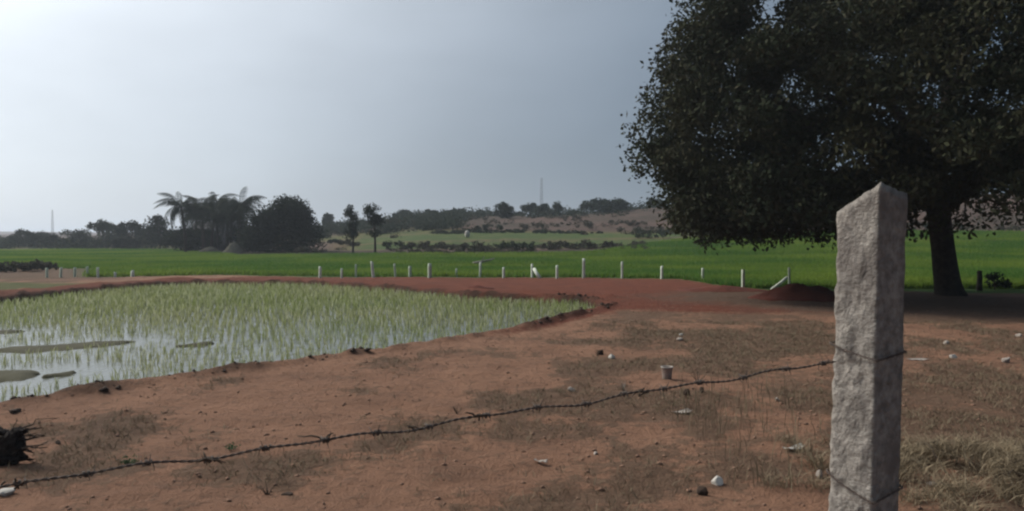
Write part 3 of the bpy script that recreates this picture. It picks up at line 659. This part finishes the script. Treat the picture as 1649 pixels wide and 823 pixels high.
heap('hay_heap', col_at(377, 79), 79, 2.4, 1.6, 1.15, M_hay, 'pale hay heap left of the broad rounded tree', 'heap', 4)
heap('hay_heap', col_at(338, 83), 83, 3.0, 1.6, .7, M_hay, 'low pale heap beneath the middle palms', 'heap', 9)
p = at(1293, 481); heap('earth_mound', p[0], p[1], 3.3, 1.9, .45, M_redearth, 'dark red mound of dug earth left of the granite post', 'mound', 12, None, .85, .55)
p = at(770, 470); heap('earth_mound', p[0], p[1], 1.1, .5, .13, M_redearth, 'small low red clod heap on the far bund', 'mound', 15, None, .8, .3)
p = at(1165, 468); heap('earth_mound', p[0], p[1], 3.6, 1.2, .20, M_redearth, 'long low bank of red earth ending the far bund', 'mound', 18, None, .8, .3)

# ------------------------------------------------------------------ white posts of the field fence
def post(px, y0, y1, w, lean, label, brace=False, dim=1.0):
    p = at(px, y1); z0 = float(ground_z(np.array([p[0]]), np.array([p[1]]))[0]); h = (y1 - y0) / FPX * p[1]; wd = w * (.62 if ('dim' in label or 'faint' in label) else .52) / FPX * p[1] / 2
    mb = MB(); n = 7; V = []
    rr_ = random.Random(int(px)); yaw = rr_.uniform(-.5, .5)
    for i in range(n):
        t = i / (n - 1)
        for sx, sy in ((-1, -1), (1, -1), (1, 1), (-1, 1)):
            k = wd * (1.06 - .14 * t) * rr_.uniform(.93, 1.07); x, y = sx * k, sy * k
            V.append((x * math.cos(yaw) - y * math.sin(yaw) + lean * h * t, x * math.sin(yaw) + y * math.cos(yaw), -.25 + (h + .25) * t + (rr_.uniform(-.03, .03) if i == n - 1 else 0)))
    F = [(i * 4 + j, i * 4 + (j + 1) % 4, (i + 1) * 4 + (j + 1) % 4, (i + 1) * 4 + j) for i in range(n - 1) for j in range(4)] + [(0, 3, 2, 1), (n * 4 - 4, n * 4 - 3, n * 4 - 2, n * 4 - 1)]
    o = obj('fence_post', make_mesh('fence_post', V, F), M_post_dim if ('dim' in label or 'faint' in label) else M_post, None, (p[0], p[1], z0)); tag(o, label, 'post', 'white posts of the field fence'); return o
ROW = 'in the row before the green field'
POSTS = [(75, 432, 447, 5, 0, 'faint slim post, first from the left ' + ROW), (97, 431, 447, 5, .05, 'faint slim post, second from the left ' + ROW), (120, 431, 446, 5, 0, 'faint slim post, third from the left ' + ROW), (140, 430, 446, 5, 0, 'faint slim post, fourth from the left ' + ROW),
         (157, 431, 447, 6, 0, 'pale slim post, fifth from the left ' + ROW), (185, 438, 447, 8, 0, 'short stubby white post, left of two short ones at far left'), (213, 436, 446, 8, 0, 'short stubby white post, right of two short ones at far left'),
         (515, 429, 447, 7, .02, 'short white post at the start of the red bund'), (550, 433, 448, 6, 0, 'shorter white post second along the red bund'), (573, 426, 446, 5, 0, 'dim slim post left of the leaning white post'), (602, 422, 447, 8, -.14, 'bright white post leaning left, below the right slender tree'),
         (637, 425, 446, 5, -.1, 'dim leaning post right of the bright leaning one'), (660, 429, 446, 6, 0, 'dim greenish post left of a bright white post'), (692, 425, 448, 8.5, 0, 'bright thick white post right of two dim ones'), (735, 432, 446, 5, 0, 'dim slim post left of the fallen pale branch'),
         (773, 422, 446, 6, .03, 'pale post standing at the fallen branch'), (811, 431, 448, 6.5, 0, 'short pale post right of the fallen branch'), (857, 425, 447, 5.5, 0, 'pale upright post with a leaning brace beside it'), (897, 427, 448, 6.5, 0, 'pale post left of the tallest white post'),
         (940, 417, 448, 9, 0, 'tallest and brightest white post in the fence row'), (1002, 422, 449, 6.5, 0, 'pale post right of the tallest white post'), (1066, 430, 450, 6.5, 0, 'pale post second right of the tallest white post'), (1132, 433, 454, 6, 0, 'dim post third right of the tallest white post'),
         (1197, 433, 466, 6.5, 0, 'dim tall post at the right end of the red bund'), (1272, 432, 466, 6, -.03, 'dim post behind the dark red mound')]
for a in POSTS: post(*a)
def stick(name, P, r0, r1, mat, label, cat, group=None):
    mb = MB(); mb.tube(P, np.linspace(r0, r1, len(P)), 6); o = obj(name, mb.mesh(name, True), mat); tag(o, label, cat, group); return o
def pix3(px, py, Y): return np.array([col_at(px, Y), Y, CAM_H + (HZ - py) / FPX * Y])
stick('brace_post', np.array([pix3(860, 433, 35.2), pix3(864, 440, 35.0), pix3(870, 449, 34.8)]), .075, .085, M_post, 'short pale brace leaning against an upright white post', 'post')
stick('brace_post', np.array([pix3(1268, 447, 28.2), pix3(1256, 457, 27.9), pix3(1243, 467, 27.6)]), .05, .06, M_post, 'slanting pale brace behind the dark red mound', 'post')
mb = MB(); b0 = np.array([pix3(762, 424, 50), pix3(775, 421.5, 50.3), pix3(788, 419, 50.6), pix3(796, 416, 51)]); mb.tube(b0, [.09, .08, .06, .03], 6)
mb.tube(np.array([b0[1], b0[1] + np.array([.2, .1, .35])]), [.04, .015], 5); mb.tube(np.array([b0[1], pix3(774, 428, 49.6)]), [.05, .03], 5)
o = obj('fallen_branch', mb.mesh('fallen_branch', True), M_pale_twig); tag(o, 'bleached fallen branch lying above the fence posts', 'branch')
# white marker stone on the far bank
Y = 97; X = col_at(752, Y); z0 = float(ground_z(np.array([X]), np.array([Y]))[0])
def rock(name, loc, s, mat, label, cat, seed, group=None, cut=0.0):
    import bmesh
    bm = bmesh.new(); bmesh.ops.create_icosphere(bm, subdivisions=3, radius=1)
    co = np.array([v_.co[:] for v_ in bm.verts]); k = 1 + .30 * fbm(co[:, 0] * 1.3 + seed, co[:, 1] * 1.3, co[:, 2] * 1.3, o=3, s=seed)
    for q in range(5):   # a few broken flats
        d = np.random.default_rng(seed * 7 + q).normal(size=3); d /= np.linalg.norm(d); h_ = co @ d * k; k = np.where(h_ > .62, k * .62 / np.maximum(h_, 1e-6), k)
    co = co * k[:, None] * np.array(s)
    for v_, c_ in zip(bm.verts, co): v_.co = c_
    me_ = bpy.data.meshes.new(name); bm.to_mesh(me_); bm.free()
    o = obj(name, me_, mat, None, loc, (0, 0, seed)); tag(o, label, cat, group); return o
rock('marker_stone', (X, Y, z0 + .3), (.36, .3, .5), M_white, 'small white stone on the far field bank below the ridge', 'stone', 3)
# short dark stump beside the big trunk
Y = 27.0; X = col_at(1578, Y); z0 = float(ground_z(np.array([X]), np.array([Y]))[0])
mb = MB(); mb.tube([(0, 0, -.1), (0, 0, .2), (.01, 0, .45), (0, .01, .68)], [.11, .09, .085, .075], 8); mb.tube([(0, 0, .5), (-.08, 0, .62)], [.04, .02], 5)
o = obj('tree_stump', mb.mesh('tree_stump', True), M_bark, None, (X, Y, z0)); tag(o, 'short dark stump standing right of the big trunk', 'stump')

# ------------------------------------------------------------------ masts
def mast(px, Y, top, label, seed):
    X = col_at(px, Y); z0 = float(ground_z(np.array([X]), np.array([Y]))[0]); H = CAM_H + (HZ - top) / FPX * Y - z0; root = empty('lattice_mast', (X, Y, z0), .4); tag(root, label, 'mast')
    W0, W1 = H * .035, H * .015
    cs = [(1, 1), (-1, 1), (-1, -1), (1, -1)]
    for cx_, cy_ in cs:
        mb = MB(); mb.tube([(cx_ * W0, cy_ * W0, -.5), (cx_ * W1, cy_ * W1, H)], [.05, .035], 5); obj('leg', mb.mesh('leg'), M_steel, root)
    lv = np.linspace(0, 1, 13)
    for k in range(4):
        mb = MB(); a_, b_ = cs[k], cs[(k + 1) % 4]
        for q in range(12):
            w0 = W0 + (W1 - W0) * lv[q]; w1 = W0 + (W1 - W0) * lv[q + 1]; z1, z2 = lv[q] * H, lv[q + 1] * H
            mb.tube([(a_[0] * w0, a_[1] * w0, z1), (b_[0] * w1, b_[1] * w1, z2)], .014, 4); mb.tube([(b_[0] * w0, b_[1] * w0, z1), (a_[0] * w1, a_[1] * w1, z2)], .014, 4); mb.tube([(a_[0] * w1, a_[1] * w1, z2), (b_[0] * w1, b_[1] * w1, z2)], .014, 4)
        obj('bracing', mb.mesh('bracing'), M_steel, root)
mast(85, 330, 338, 'faint lattice mast above the left tree line', 1)
mast(872, 330, 287, 'faint lattice mast on the ridge between two dark trees', 2)

# ------------------------------------------------------------------ granite post and barbed wire
PD = 2.2
pc = np.array([col_at(1402, PD + .03), PD + .03])
def granite_post(loc, yaw, lean, H, label, seed, topcut):
    n, q = 110, 14; w = .066
    V = []; ring = []
    per = []
    for s in range(4):
        for k in range(q):
            t = -1 + 2 * k / q; per.append([(t, -1), (1, t), (-t, 1), (-1, -t)][s])
    per = np.array(per); m_ = len(per)
    # rounded arris
    nrm_ = np.linalg.norm(per, ord=6, axis=1)[:, None]; per = per / nrm_ ** .18
    for i in range(n + 1):
        t = i / n; k = w * (1.03 - .05 * t)
        top = H + topcut(per)
        z = -.5 + t * (top + .5)
        V.append(np.stack([per[:, 0] * k, per[:, 1] * k, z], 1))
    V = np.concatenate(V)
    dd = V.copy(); dd[:, 2] = 0; dd /= np.linalg.norm(dd, axis=1)[:, None]
    rough = .0075 * fbm(V[:, 0] * 16 + seed, V[:, 1] * 16, V[:, 2] * 11, o=3, s=seed) + .0095 * fbm(V[:, 0] * 50, V[:, 1] * 50 + seed, V[:, 2] * 42, o=3, s=seed + 5)
    chip = np.clip(fbm(V[:, 0] * 26 + 3, V[:, 1] * 26, V[:, 2] * 20, o=2, s=seed + 9) - .25, 0, 1) * -.024
    smooth_face = np.where(V[:, 0] > w * .86, .35, 1.0)      # one sawn face
    V = V + dd * ((rough + chip) * smooth_face)[:, None]
    F = [(i * m_ + j, i * m_ + (j + 1) % m_, (i + 1) * m_ + (j + 1) % m_, (i + 1) * m_ + j) for i in range(n) for j in range(m_)]
    # broken top surface: rings closing inwards
    base = n * m_; cur = V[base:base + m_]; cen = cur.mean(0); nv = [V]; cnt = len(V); prev = np.arange(base, base + m_)
    for f in (.75, .5, .25, .05):
        rg = cen + (cur - cen) * f; rg[:, 2] += .006 * fbm(rg[:, 0] * 60, rg[:, 1] * 60, o=2, s=seed)
        nv.append(rg); ids = np.arange(cnt, cnt + m_); cnt += m_
        F += [(prev[j], prev[(j + 1) % m_], ids[(j + 1) % m_], ids[j]) for j in range(m_)]; prev = ids
    V = np.concatenate(nv)
    o = obj('granite_post', make_mesh('granite_post', V, F, False), M_granite, None, (loc[0], loc[1], 0), (0, lean, yaw)); tag(o, label, 'post'); return o
# local frame: -y face is the rough one seen on the left, +x face the sawn one seen on the right
YAW = R(-24 - 32) + R(0)
def cut1(per):
    # peak at the (+x, -y) arris, dropping steeply along the rough face and gently along the sawn one
    return -.5 * 0 - .039 * (1 - per[:, 0]) - .012 * (1 + per[:, 1]) + .006 * fbm(per[:, 0] * 3, per[:, 1] * 3, o=2, s=2)
H1 = CAM_H + (HZ - 282) / FPX * (PD - .06)
post1 = granite_post(pc, YAW, 0, H1, 'tall rough granite fence post with slanted broken top in the foreground', 5, cut1)
post1.rotation_mode = 'ZYX'; post1.rotation_euler = (0, 0, YAW)
LEAN = R(1.0)
post1.matrix_world = Matrix.Translation((pc[0] - H1 * math.tan(LEAN) * .9, pc[1], -.02)) @ Matrix.Rotation(LEAN, 4, 'Y') @ Matrix.Rotation(YAW, 4, 'Z')

# wire line in plan: from the post out past the left of the frame
w_r = np.array([col_at(1347, PD - .01), PD - .01, CAM_H - (583 - HZ) / FPX * (PD - .01)])
w_l = np.array([col_at(0, 1.5), 1.5, CAM_H - (770 - HZ) / FPX * 1.5])
dv_ = w_l - w_r; w_end = w_r + dv_ * 1.55
post2 = granite_post((w_end[0] - .08, w_end[1]), R(20), 0, 1.75, 'second granite fence post beyond the left picture edge', 8, lambda per: -.02 * (1 + per[:, 0]))
wire = empty('barbed_wire', tuple(w_end)); tag(wire, 'rusty twisted barbed wire strung across the foreground from the granite post', 'wire')
def on_wire(t):
    p = w_end + (w_r - w_end) * t; return p + np.array([0, .004 * math.sin(t * 31), -.018 * math.sin(math.pi * t) + .0035 * math.sin(t * 47 + 1) + .003 * math.sin(t * 90)])
for s in (0, 1):
    T = np.linspace(0, 1, 900); P = np.array([on_wire(t) for t in T]); L = np.linalg.norm(w_r - w_end); ph = T * L / .032 * 2 * math.pi + s * math.pi
    P[:, 2] += .0017 * np.cos(ph); P[:, 1] += .0017 * np.sin(ph); P -= w_end
    mb = MB(); mb.tube(P, .0016, 6); obj('strand', mb.mesh('strand', True), M_rust, wire)
r = np.random.default_rng(91); L = np.linalg.norm(w_r - w_end); s = .05
while s < L - .03:
    t = s / L; c0 = on_wire(t); d = (w_r - w_end) / L; u1 = np.array([0, 0, 1.]) - d * d[2]; u1 /= np.linalg.norm(u1); u2 = np.cross(d, u1); mb = MB(); ph0 = r.uniform(0, 6)
    for e in (0, 1):
        th = np.linspace(0, 2 * math.pi * 1.75, 26) + ph0 + e * math.pi; hx = np.linspace(-.007, .007, 26) + (.0035 if e else -.0035)
        P = c0 + hx[:, None] * d + .0054 * (np.cos(th)[:, None] * u1 + np.sin(th)[:, None] * u2)
        a0 = P[0] + (-(-np.sin(th[0]) * u1 + np.cos(th[0]) * u2)) * .017 - d * .004; a1 = P[-1] + (-np.sin(th[-1]) * u1 + np.cos(th[-1]) * u2) * .017 + d * .004
        P = np.concatenate([[a0], P, [a1]]) - w_end; rd = np.full(len(P), .0015); rd[0] = rd[-1] = .0004; mb.tube(P, rd, 5)
    obj('barb', mb.mesh('barb', True), M_rust, wire); s += r.uniform(.095, .135)
# dry bits of creeper caught on the wire
for t in (.36, .47, .55, .61, .66, .80):
    mb = MB(); c0 = on_wire(t) - w_end
    for q in range(4): mb.tube(branch_path(c0 + r.normal(size=3) * .006, c0 + np.array([r.normal() * .022, r.normal() * .008, r.normal() * .010]), .1, 5, r), [.0022, .0022, .002, .0016, .0008], 4)
    obj('creeper', mb.mesh('creeper', True), M_twig, wire)
# ties wound round the post
ca, sa = math.cos(YAW), math.sin(YAW)
def tie(z_left, z_arris, z_right, name_parent, extra=0.0):
    k = .0715; loc_ = [(-1.0, 1.0, z_left - .01), (-1.04, 0, z_left), (-1.0, -1.02, z_left), (-.4, -1.06, z_left * .6 + z_arris * .4), (.5, -1.06, z_left * .2 + z_arris * .8), (1.03, -1.03, z_arris), (1.03, 0, (z_arris + z_right) / 2), (1.03, 1.0, z_right), (0, 1.05, z_right), (-1.0, 1.0, z_left - .01)]
    pts = np.array([(a * k * ca - b_ * k * sa, a * k * sa + b_ * k * ca, z) for a, b_, z in loc_]); pts[:, 0] += pc[0] - .9 * H1 * math.tan(LEAN) + pts[:, 2] * math.tan(LEAN); pts[:, 1] += pc[1]
    t = np.linspace(0, 1, len(pts)); T = np.linspace(0, 1, 70); P = np.stack([np.interp(T, t, pts[:, q]) for q in range(3)], 1)
    for e in (0, 1):
        Q = P.copy(); Q[:, 2] += .0026 * np.cos(T * 90 + e * math.pi); mb = MB(); mb.tube(Q - w_end, .0017, 5); obj('tie', mb.mesh('tie', True), M_rust, wire)
zz = lambda y: CAM_H - (y - HZ) / FPX * (PD - .02)
tie(zz(558), zz(577), zz(569), wire); tie(zz(772), zz(804), zz(792), wire)

# ------------------------------------------------------------------ stones, scraps and plants on the near soil
def gz(x, y): return float(ground_z(np.array([x]), np.array([y]))[0])
STONES = [(1156, 779, 13, 9, 'white broken stone, nearest pale one at the bottom centre right', M_white), (985, 579, 6.5, 5, 'small white stone beside a dark grass patch in mid field', M_white), (1096, 549, 6, 3, 'tiny pale stone on the bare soil above the pot', M_stone),
          (1525, 554, 6, 4, 'small pale stone right of the granite post, upper one', M_stone), (1537, 575, 6, 5, 'small white stone right of the granite post, below another', M_white), (1623, 584, 8, 7, 'pale stone near the right picture edge', M_stone), (1642, 542, 6, 4, 'small pale stone at the right edge under the big crown', M_stone),
          (1098, 542, 4, 2.5, 'tiniest pale chip beside another above the pot', M_white), (6, 803, 14, 7, 'white stone at the bottom left corner', M_white), (960, 731, 5, 3, 'tiny pale chip in the olive patch at the bottom', M_stone), (1322, 770, 6, 8, 'pale chip at the foot of the granite post', M_stone), (1505, 783, 8, 5, 'pale chip in the dry brush at bottom right', M_stone),
          (1253, 648, 5, 4, 'pale chip left of the granite post in dry weeds', M_stone), (920, 628, 7, 5, 'pale grey stone just behind the wire in mid field', M_stone)]
for k, (px, py, rw, rh, lb, mt) in enumerate(STONES):
    p = at(px, py); s = p[1] / FPX; rock('stone', (p[0], p[1], gz(p[0], p[1]) + rh * s * .45), (rw * s, rw * s * .8, rh * s), mt, lb, 'stone', 30 + k, 'pale stones on the soil')
DARK = [(1107, 637, 7, 8, 'dark brown clod left of a pair below the wire'), (1131, 634, 6, 6, 'dark brown clod right of a pair below the wire'), (1133, 795, 10, 11, 'dark clod beside the nearest white stone'), (967, 574, 5, 7, 'dark clod left of the small white stone'), (20, 668, 12, 5, 'dark red clod lying above the black stump'),
        (90, 716, 6, 4, 'small dark clod right of the black stump'), (460, 798, 10, 4, 'dark twiggy clod at the bottom left of centre')]
for k, (px, py, rw, rh, lb) in enumerate(DARK):
    p = at(px, py); s = p[1] / FPX; rock('clod', (p[0], p[1], gz(p[0], p[1]) + rh * s * .4), (rw * s, rw * s * .8, rh * s), M_darkclod, lb, 'clod', 60 + k, 'dark clods on the soil')
# crumpled pale scraps: bent sheets with thickness
def scrap(px, py, w, h, rot, label, seed, mat):
    p = at(px, py); s = p[1] / FPX; n = 9; V = []; r = np.random.default_rng(seed)
    for lay in (0, 1):
        for i in range(n):
            for j in range(5):
                u, v = i / (n - 1) - .5, j / 4 - .5; x = u * w * s; y = v * w * s * .45 * (1 - 1.2 * u * u)
                z = h * s * (.35 + 1.6 * u * u * (1 if seed % 2 else .4) + .35 * float(vnoise(u * 5 + seed, v * 3))) + (.003 if lay else 0); V.append((x, y, z))
    F = []
    for lay in (0, 1):
        for i in range(n - 1):
            for j in range(4):
                q = lay * n * 5 + i * 5 + j; f = (q, q + 5, q + 6, q + 1); F.append(f if lay else f[::-1])
    for i in range(n - 1):
        for j in (0, 4): q = i * 5 + j; F.append((q, q + 5, q + 5 + n * 5, q + n * 5))
    for j in range(4):
        for i in (0, n - 1): q = i * 5 + j; F.append((q, q + 1, q + 1 + n * 5, q + n * 5))
    o = obj('scrap', make_mesh('scrap', V, F, True), mat, None, (p[0], p[1], gz(p[0], p[1])), (0, 0, rot)); tag(o, label, 'scrap', 'pale scraps on the soil')
scrap(1281, 731, 40, 9, .5, 'long pale curled scrap left of the granite post', 3, M_white); scrap(871, 746, 22, 10, -.3, 'pinkish pale scrap with a pointed end at bottom centre', 4, M_stone)
scrap(1100, 664, 36, 6, .6, 'thin pale husk lying below the pot', 5, M_stone); scrap(1480, 581, 34, 4, .1, 'thin pale strip right of the granite post', 6, M_stone)
# pale pot
p = at(1075, 612); s = .85 * p[1] / FPX; prof = [(0, 0), (8.2, 0), (8.8, 1), (9.4, 10), (10.2, 20), (11.2, 21), (11.4, 23), (10.4, 23.4), (9.4, 21), (8.6, 8), (0, 6.5)]; V = []; n = 24
for rr_, zz_ in prof:
    for q in range(n): V.append((rr_ * s * math.cos(2 * math.pi * q / n), rr_ * s * math.sin(2 * math.pi * q / n), zz_ * s))
F = [(i * n + j, i * n + (j + 1) % n, (i + 1) * n + (j + 1) % n, (i + 1) * n + j) for i in range(len(prof) - 1) for j in range(n)]
M_pot = noise_mat('pale_pot', (0.32, 0.25, 0.21), (0.25, 0.19, 0.16), 14, .8, .3, 50, dist=.004)
pot = empty('pot', (p[0], p[1], gz(p[0], p[1]) - .005)); tag(pot, 'small pale pot with a white rim standing on the soil behind the wire', 'pot')
body = obj('body', make_mesh('body', V, F, True), M_pot, pot)
mb = MB(); th = np.linspace(0, 2 * math.pi, 33); mb.tube(np.stack([11 * s * np.cos(th), 11 * s * np.sin(th), np.full(33, 23.2 * s)], 1), .9 * s, 6, False); obj('rim', mb.mesh('rim', True), M_white, pot)

# black uprooted stump with broken roots at the left edge
p = at(14, 752); X0, Y0 = p[0], p[1]; z0 = gz(X0, Y0); st = empty('uprooted_stump', (X0 - .04, Y0, z0)); st.scale = (.85, .85, .82); tag(st, 'black uprooted stump with broken twigs at the left picture edge', 'stump')
r = np.random.default_rng(77); s = Y0 / FPX; mb = MB()

for q, (c_, sc_, sd_) in enumerate([((-.10, .02, .13), (.13, .11, .15), 3), ((.05, .0, .17), (.115, .09, .13), 4), ((-.02, -.02, .06), (.17, .12, .08), 5), ((.10, .02, .30), (.07, .05, .045), 6), ((-.09, .02, .29), (.10, .07, .05), 7)]):
    import bmesh
    bm = bmesh.new(); bmesh.ops.create_icosphere(bm, subdivisions=4, radius=1); co = np.array([v_.co[:] for v_ in bm.verts])
    k = 1 + .55 * fbm(co[:, 0] * 2 + sd_, co[:, 1] * 2, co[:, 2] * 2, o=4, s=sd_) + .25 * np.abs(fbm(co[:, 0] * 6, co[:, 1] * 6 + sd_, co[:, 2] * 3, o=2, s=sd_ + 2)); co = co * k[:, None] * np.array(sc_)
    for v_, w_ in zip(bm.verts, co): v_.co = w_
    me_ = bpy.data.meshes.new('wood_lump'); bm.to_mesh(me_); bm.free(); obj('wood_lump', me_, M_stump, st, c_)
for q in range(34):
    a = np.array([r.uniform(-.16, .14), r.uniform(-.1, .08), r.uniform(.0, .34)]); d = np.array([a[0] * 1.6 + r.normal() * .10 + .05, r.normal() * .08 - .03, (a[2] - .15) * .5 + r.normal() * .05 - .02]); ra = r.uniform(.004, .014)
    if q < 3: d = np.array([[.36, -.04, .03], [.24, -.05, -.04], [.30, .02, .09]][q]); a = np.array([.06, -.03, .15 + .02 * q]); ra = .013
    e_ = a + d; e_[2] = max(e_[2], .004)
    mb = MB(); Pq = branch_path(a, e_, .06, 7, r); mb.tube(Pq, np.linspace(ra, ra * .3, 7), 5); mb.tube(branch_path(Pq[4], Pq[4] + d * .3 + r.normal(size=3) * .03, .05, 4, r), np.linspace(ra * .5, ra * .2, 4), 4)
    obj('root', mb.mesh('root', True), M_stump if q % 3 else M_twig, st)

# small green weeds and dead stems
def weed(px, py, hpx, n, label, mat, seed, stem=False, cat='weed'):
    p = at(px, py); s = p[1] / FPX; r = np.random.default_rng(seed); z = gz(p[0], p[1]); h = hpx * s; mb = MB()
    for q in range(n):
        d = r.normal(size=3) * np.array([1, 1, .3]); d[2] = abs(d[2]) + (1.6 if stem else .5); d /= np.linalg.norm(d)
        if stem: mb.tube(branch_path((0, 0, -.01), d * h * r.uniform(.6, 1.1), .05, 5, r), np.linspace(.004, .0015, 5), 4)
        else:
            c = d * h * r.uniform(.3, 1); V, F = leaves(np.array([c]), h * .45, h * .22, 0, r); mb.add(V, F)
    o = obj('dead_stems' if stem else 'weed', mb.mesh('weed'), mat, None, (p[0], p[1], z)); tag(o, label, cat)
weed(205, 752, 16, 46, 'small green weed left of centre under the wire', M_weed, 1); weed(372, 728, 14, 36, 'small greyish green weed further right under the wire', M_weed, 2)
weed(428, 797, 22, 7, 'dead upright stem with side twigs near the bottom left', M_twig, 3, True, 'stems'); weed(735, 668, 16, 6, 'thin dead stems poking up at the wire in mid field', M_twig, 4, True, 'stems')
weed(1005, 628, 18, 9, 'yellowish dead stems behind the wire left of the pot', M_pale_twig, 5, True, 'stems'); weed(1125, 618, 24, 9, 'dead stems right of the pot at the wire', M_twig, 6, True, 'stems'); weed(963, 575, 16, 7, 'dark dead stems beside the small white stone', M_twig, 7, True, 'stems')
r = np.random.default_rng(66); N = 170; sx_ = r.uniform(1.6, 3.2, N); sy_ = r.uniform(5.6, 9.5, N); V, F = blades(sx_, sy_, ground_z(sx_, sy_) - .01, 2, .22, .25, .006, r)
o = obj('dry_stems', make_mesh('dry_stems', V, F), M_straw); tag(o, 'sparse dry upright stems left of the granite post', 'stems', None, 'stuff')

# dry grass scattered over the soil, and fallen clods (nobody could count them)
r = np.random.default_rng(31)
def patchy(N, x0, x1, y0, y1, f):
    x = r.uniform(x0, x1, N); y = r.uniform(y0, y1, N); k = r.uniform(size=N) < f(x, y); return x[k], y[k]
def fdry(x, y):
    w1_ = fbm(x / 3, y / 3, o=4, s=40); wn_ = fbm(x * 1.1, y * .8, o=4, s=60)
    return np.clip(sstep(-.05, .6, wn_ * .8 + .5 * w1_ + .35 * sstep(.5, 3.5, x + .2 * y - 2) - .1), .01, 1) * (poly_sd(x, y, PADDY) > .5)
x, y = patchy(40000, -5.5, 10, 3.2, 17, fdry)
V, F = blades(x, y, ground_z(x, y) - .004, 3, .055, 1.5, .006, r)
o = obj('dry_grass', make_mesh('dry_grass', V, F), M_straw); tag(o, 'thin dry grass lying in patches over the red soil', 'grass', None, 'stuff')
def clod_field(N, name, label, mat, smin, smax, f):
    x, y = patchy(N, -7, 11, 3.2, 24, f); n = len(x); s = smin + (smax - smin) * r.uniform(size=n) ** 4
    q = np.array([(1, 0, 0), (-1, 0, 0), (0, 1, 0), (0, -1, 0), (0, 0, .8), (0, 0, -.6)], float); T = np.array([(4, 0, 2), (4, 2, 1), (4, 1, 3), (4, 3, 0), (5, 2, 0), (5, 1, 2), (5, 3, 1), (5, 0, 3)])
    j = q[None] * r.uniform(.55, 1.3, (n, 6, 3)) + r.normal(size=(n, 6, 3)) * .12; a = r.uniform(0, 6.28, n); ca_, sa_ = np.cos(a)[:, None], np.sin(a)[:, None]
    X_ = (j[..., 0] * ca_ - j[..., 1] * sa_) * s[:, None] + x[:, None]; Y_ = (j[..., 0] * sa_ + j[..., 1] * ca_) * s[:, None] + y[:, None]; Z_ = j[..., 2] * s[:, None] * .7 + (ground_z(x, y) + s * .2)[:, None]
    V = np.stack([X_, Y_, Z_], -1).reshape(-1, 3); F = (np.arange(n)[:, None, None] * 6 + T[None]).reshape(-1, 3)
    o = obj(name, make_mesh(name, V, F), mat); tag(o, label, 'soil', None, 'stuff')
clod_field(15000, 'soil_crumbs', 'loose reddish soil crumbs strewn over the near ground', M_clod, .005, .030, lambda x, y: (poly_sd(x, y, PADDY) > .15) * .8)
clod_field(26000, 'wet_mud_lumps', 'dark wet mud lumps along the paddy edge', M_darkclod, .02, .085, lambda x, y: np.exp(-((poly_sd(x, y, PADDY) - .22) / .12) ** 2) * sstep(-.1, .5, fbm(x * 1.6, y * 1.6, o=2, s=33) + .25))

# tangled dry brush at the lower right
bp_ = at(1590, 770); bz = gz(bp_[0], bp_[1]); brush = empty('brush_pile', (bp_[0], bp_[1], bz)); tag(brush, 'tangled heap of dry grass and brush at the lower right corner', 'brush')
r = np.random.default_rng(55); mb = MB()
nT = 120; tx_ = r.normal(size=nT) * .55; ty_ = r.normal(size=nT) * .45; th_ = .20 * np.exp(-(tx_ / .7) ** 2 - (ty_ / .55) ** 2) * np.clip(.6 + fbm(tx_ * 4, ty_ * 4, o=2, s=3), 0, 1.4)
nb = 75; sp = r.normal(size=(nT * nb, 2)) * .06
V, F = blades(np.repeat(tx_, nb) + sp[:, 0], np.repeat(ty_, nb) + sp[:, 1], np.repeat(th_, nb) * r.uniform(.3, 1, nT * nb) - .01, 1, .11, 1.9, .0055, r)
o = obj('straw', make_mesh('straw', V, F), M_heap, brush); o['kind'] = 'stuff'
for q in range(14):
    a = np.array([np.clip(r.normal() * .4, -.3, .6), r.normal() * .3, .02]); e = a + np.array([r.normal() * .18, r.normal() * .15, .08 + .14 * r.uniform()])
    mb = MB(); mb.tube(branch_path(a, e, .15, 7, r), np.linspace(.007, .002, 7), 5); obj('twig', mb.mesh('twig', True), M_twig, brush)

# ------------------------------------------------------------------ haze: even air over the whole place
mb = MB(); mb.box((0, 0, 14.5), (5600, 5600, 19.5)); hz = obj('haze', mb.mesh('haze')); hz['kind'] = 'stuff'; hz['label'] = 'pale haze in the air over the fields'; hz['category'] = 'haze'
m = bpy.data.materials.new('haze'); m.use_nodes = True; nt = m.node_tree; nt.nodes.clear()
pv = nd(nt, 'ShaderNodeVolumePrincipled', ins={'Color': (0.82, 0.90, 1.0, 1), 'Density': 0.0006, 'Anisotropy': 0.45}); mo = nd(nt, 'ShaderNodeOutputMaterial'); lk(nt, pv, 0, mo, 'Volume')
hz.data.materials.append(m)
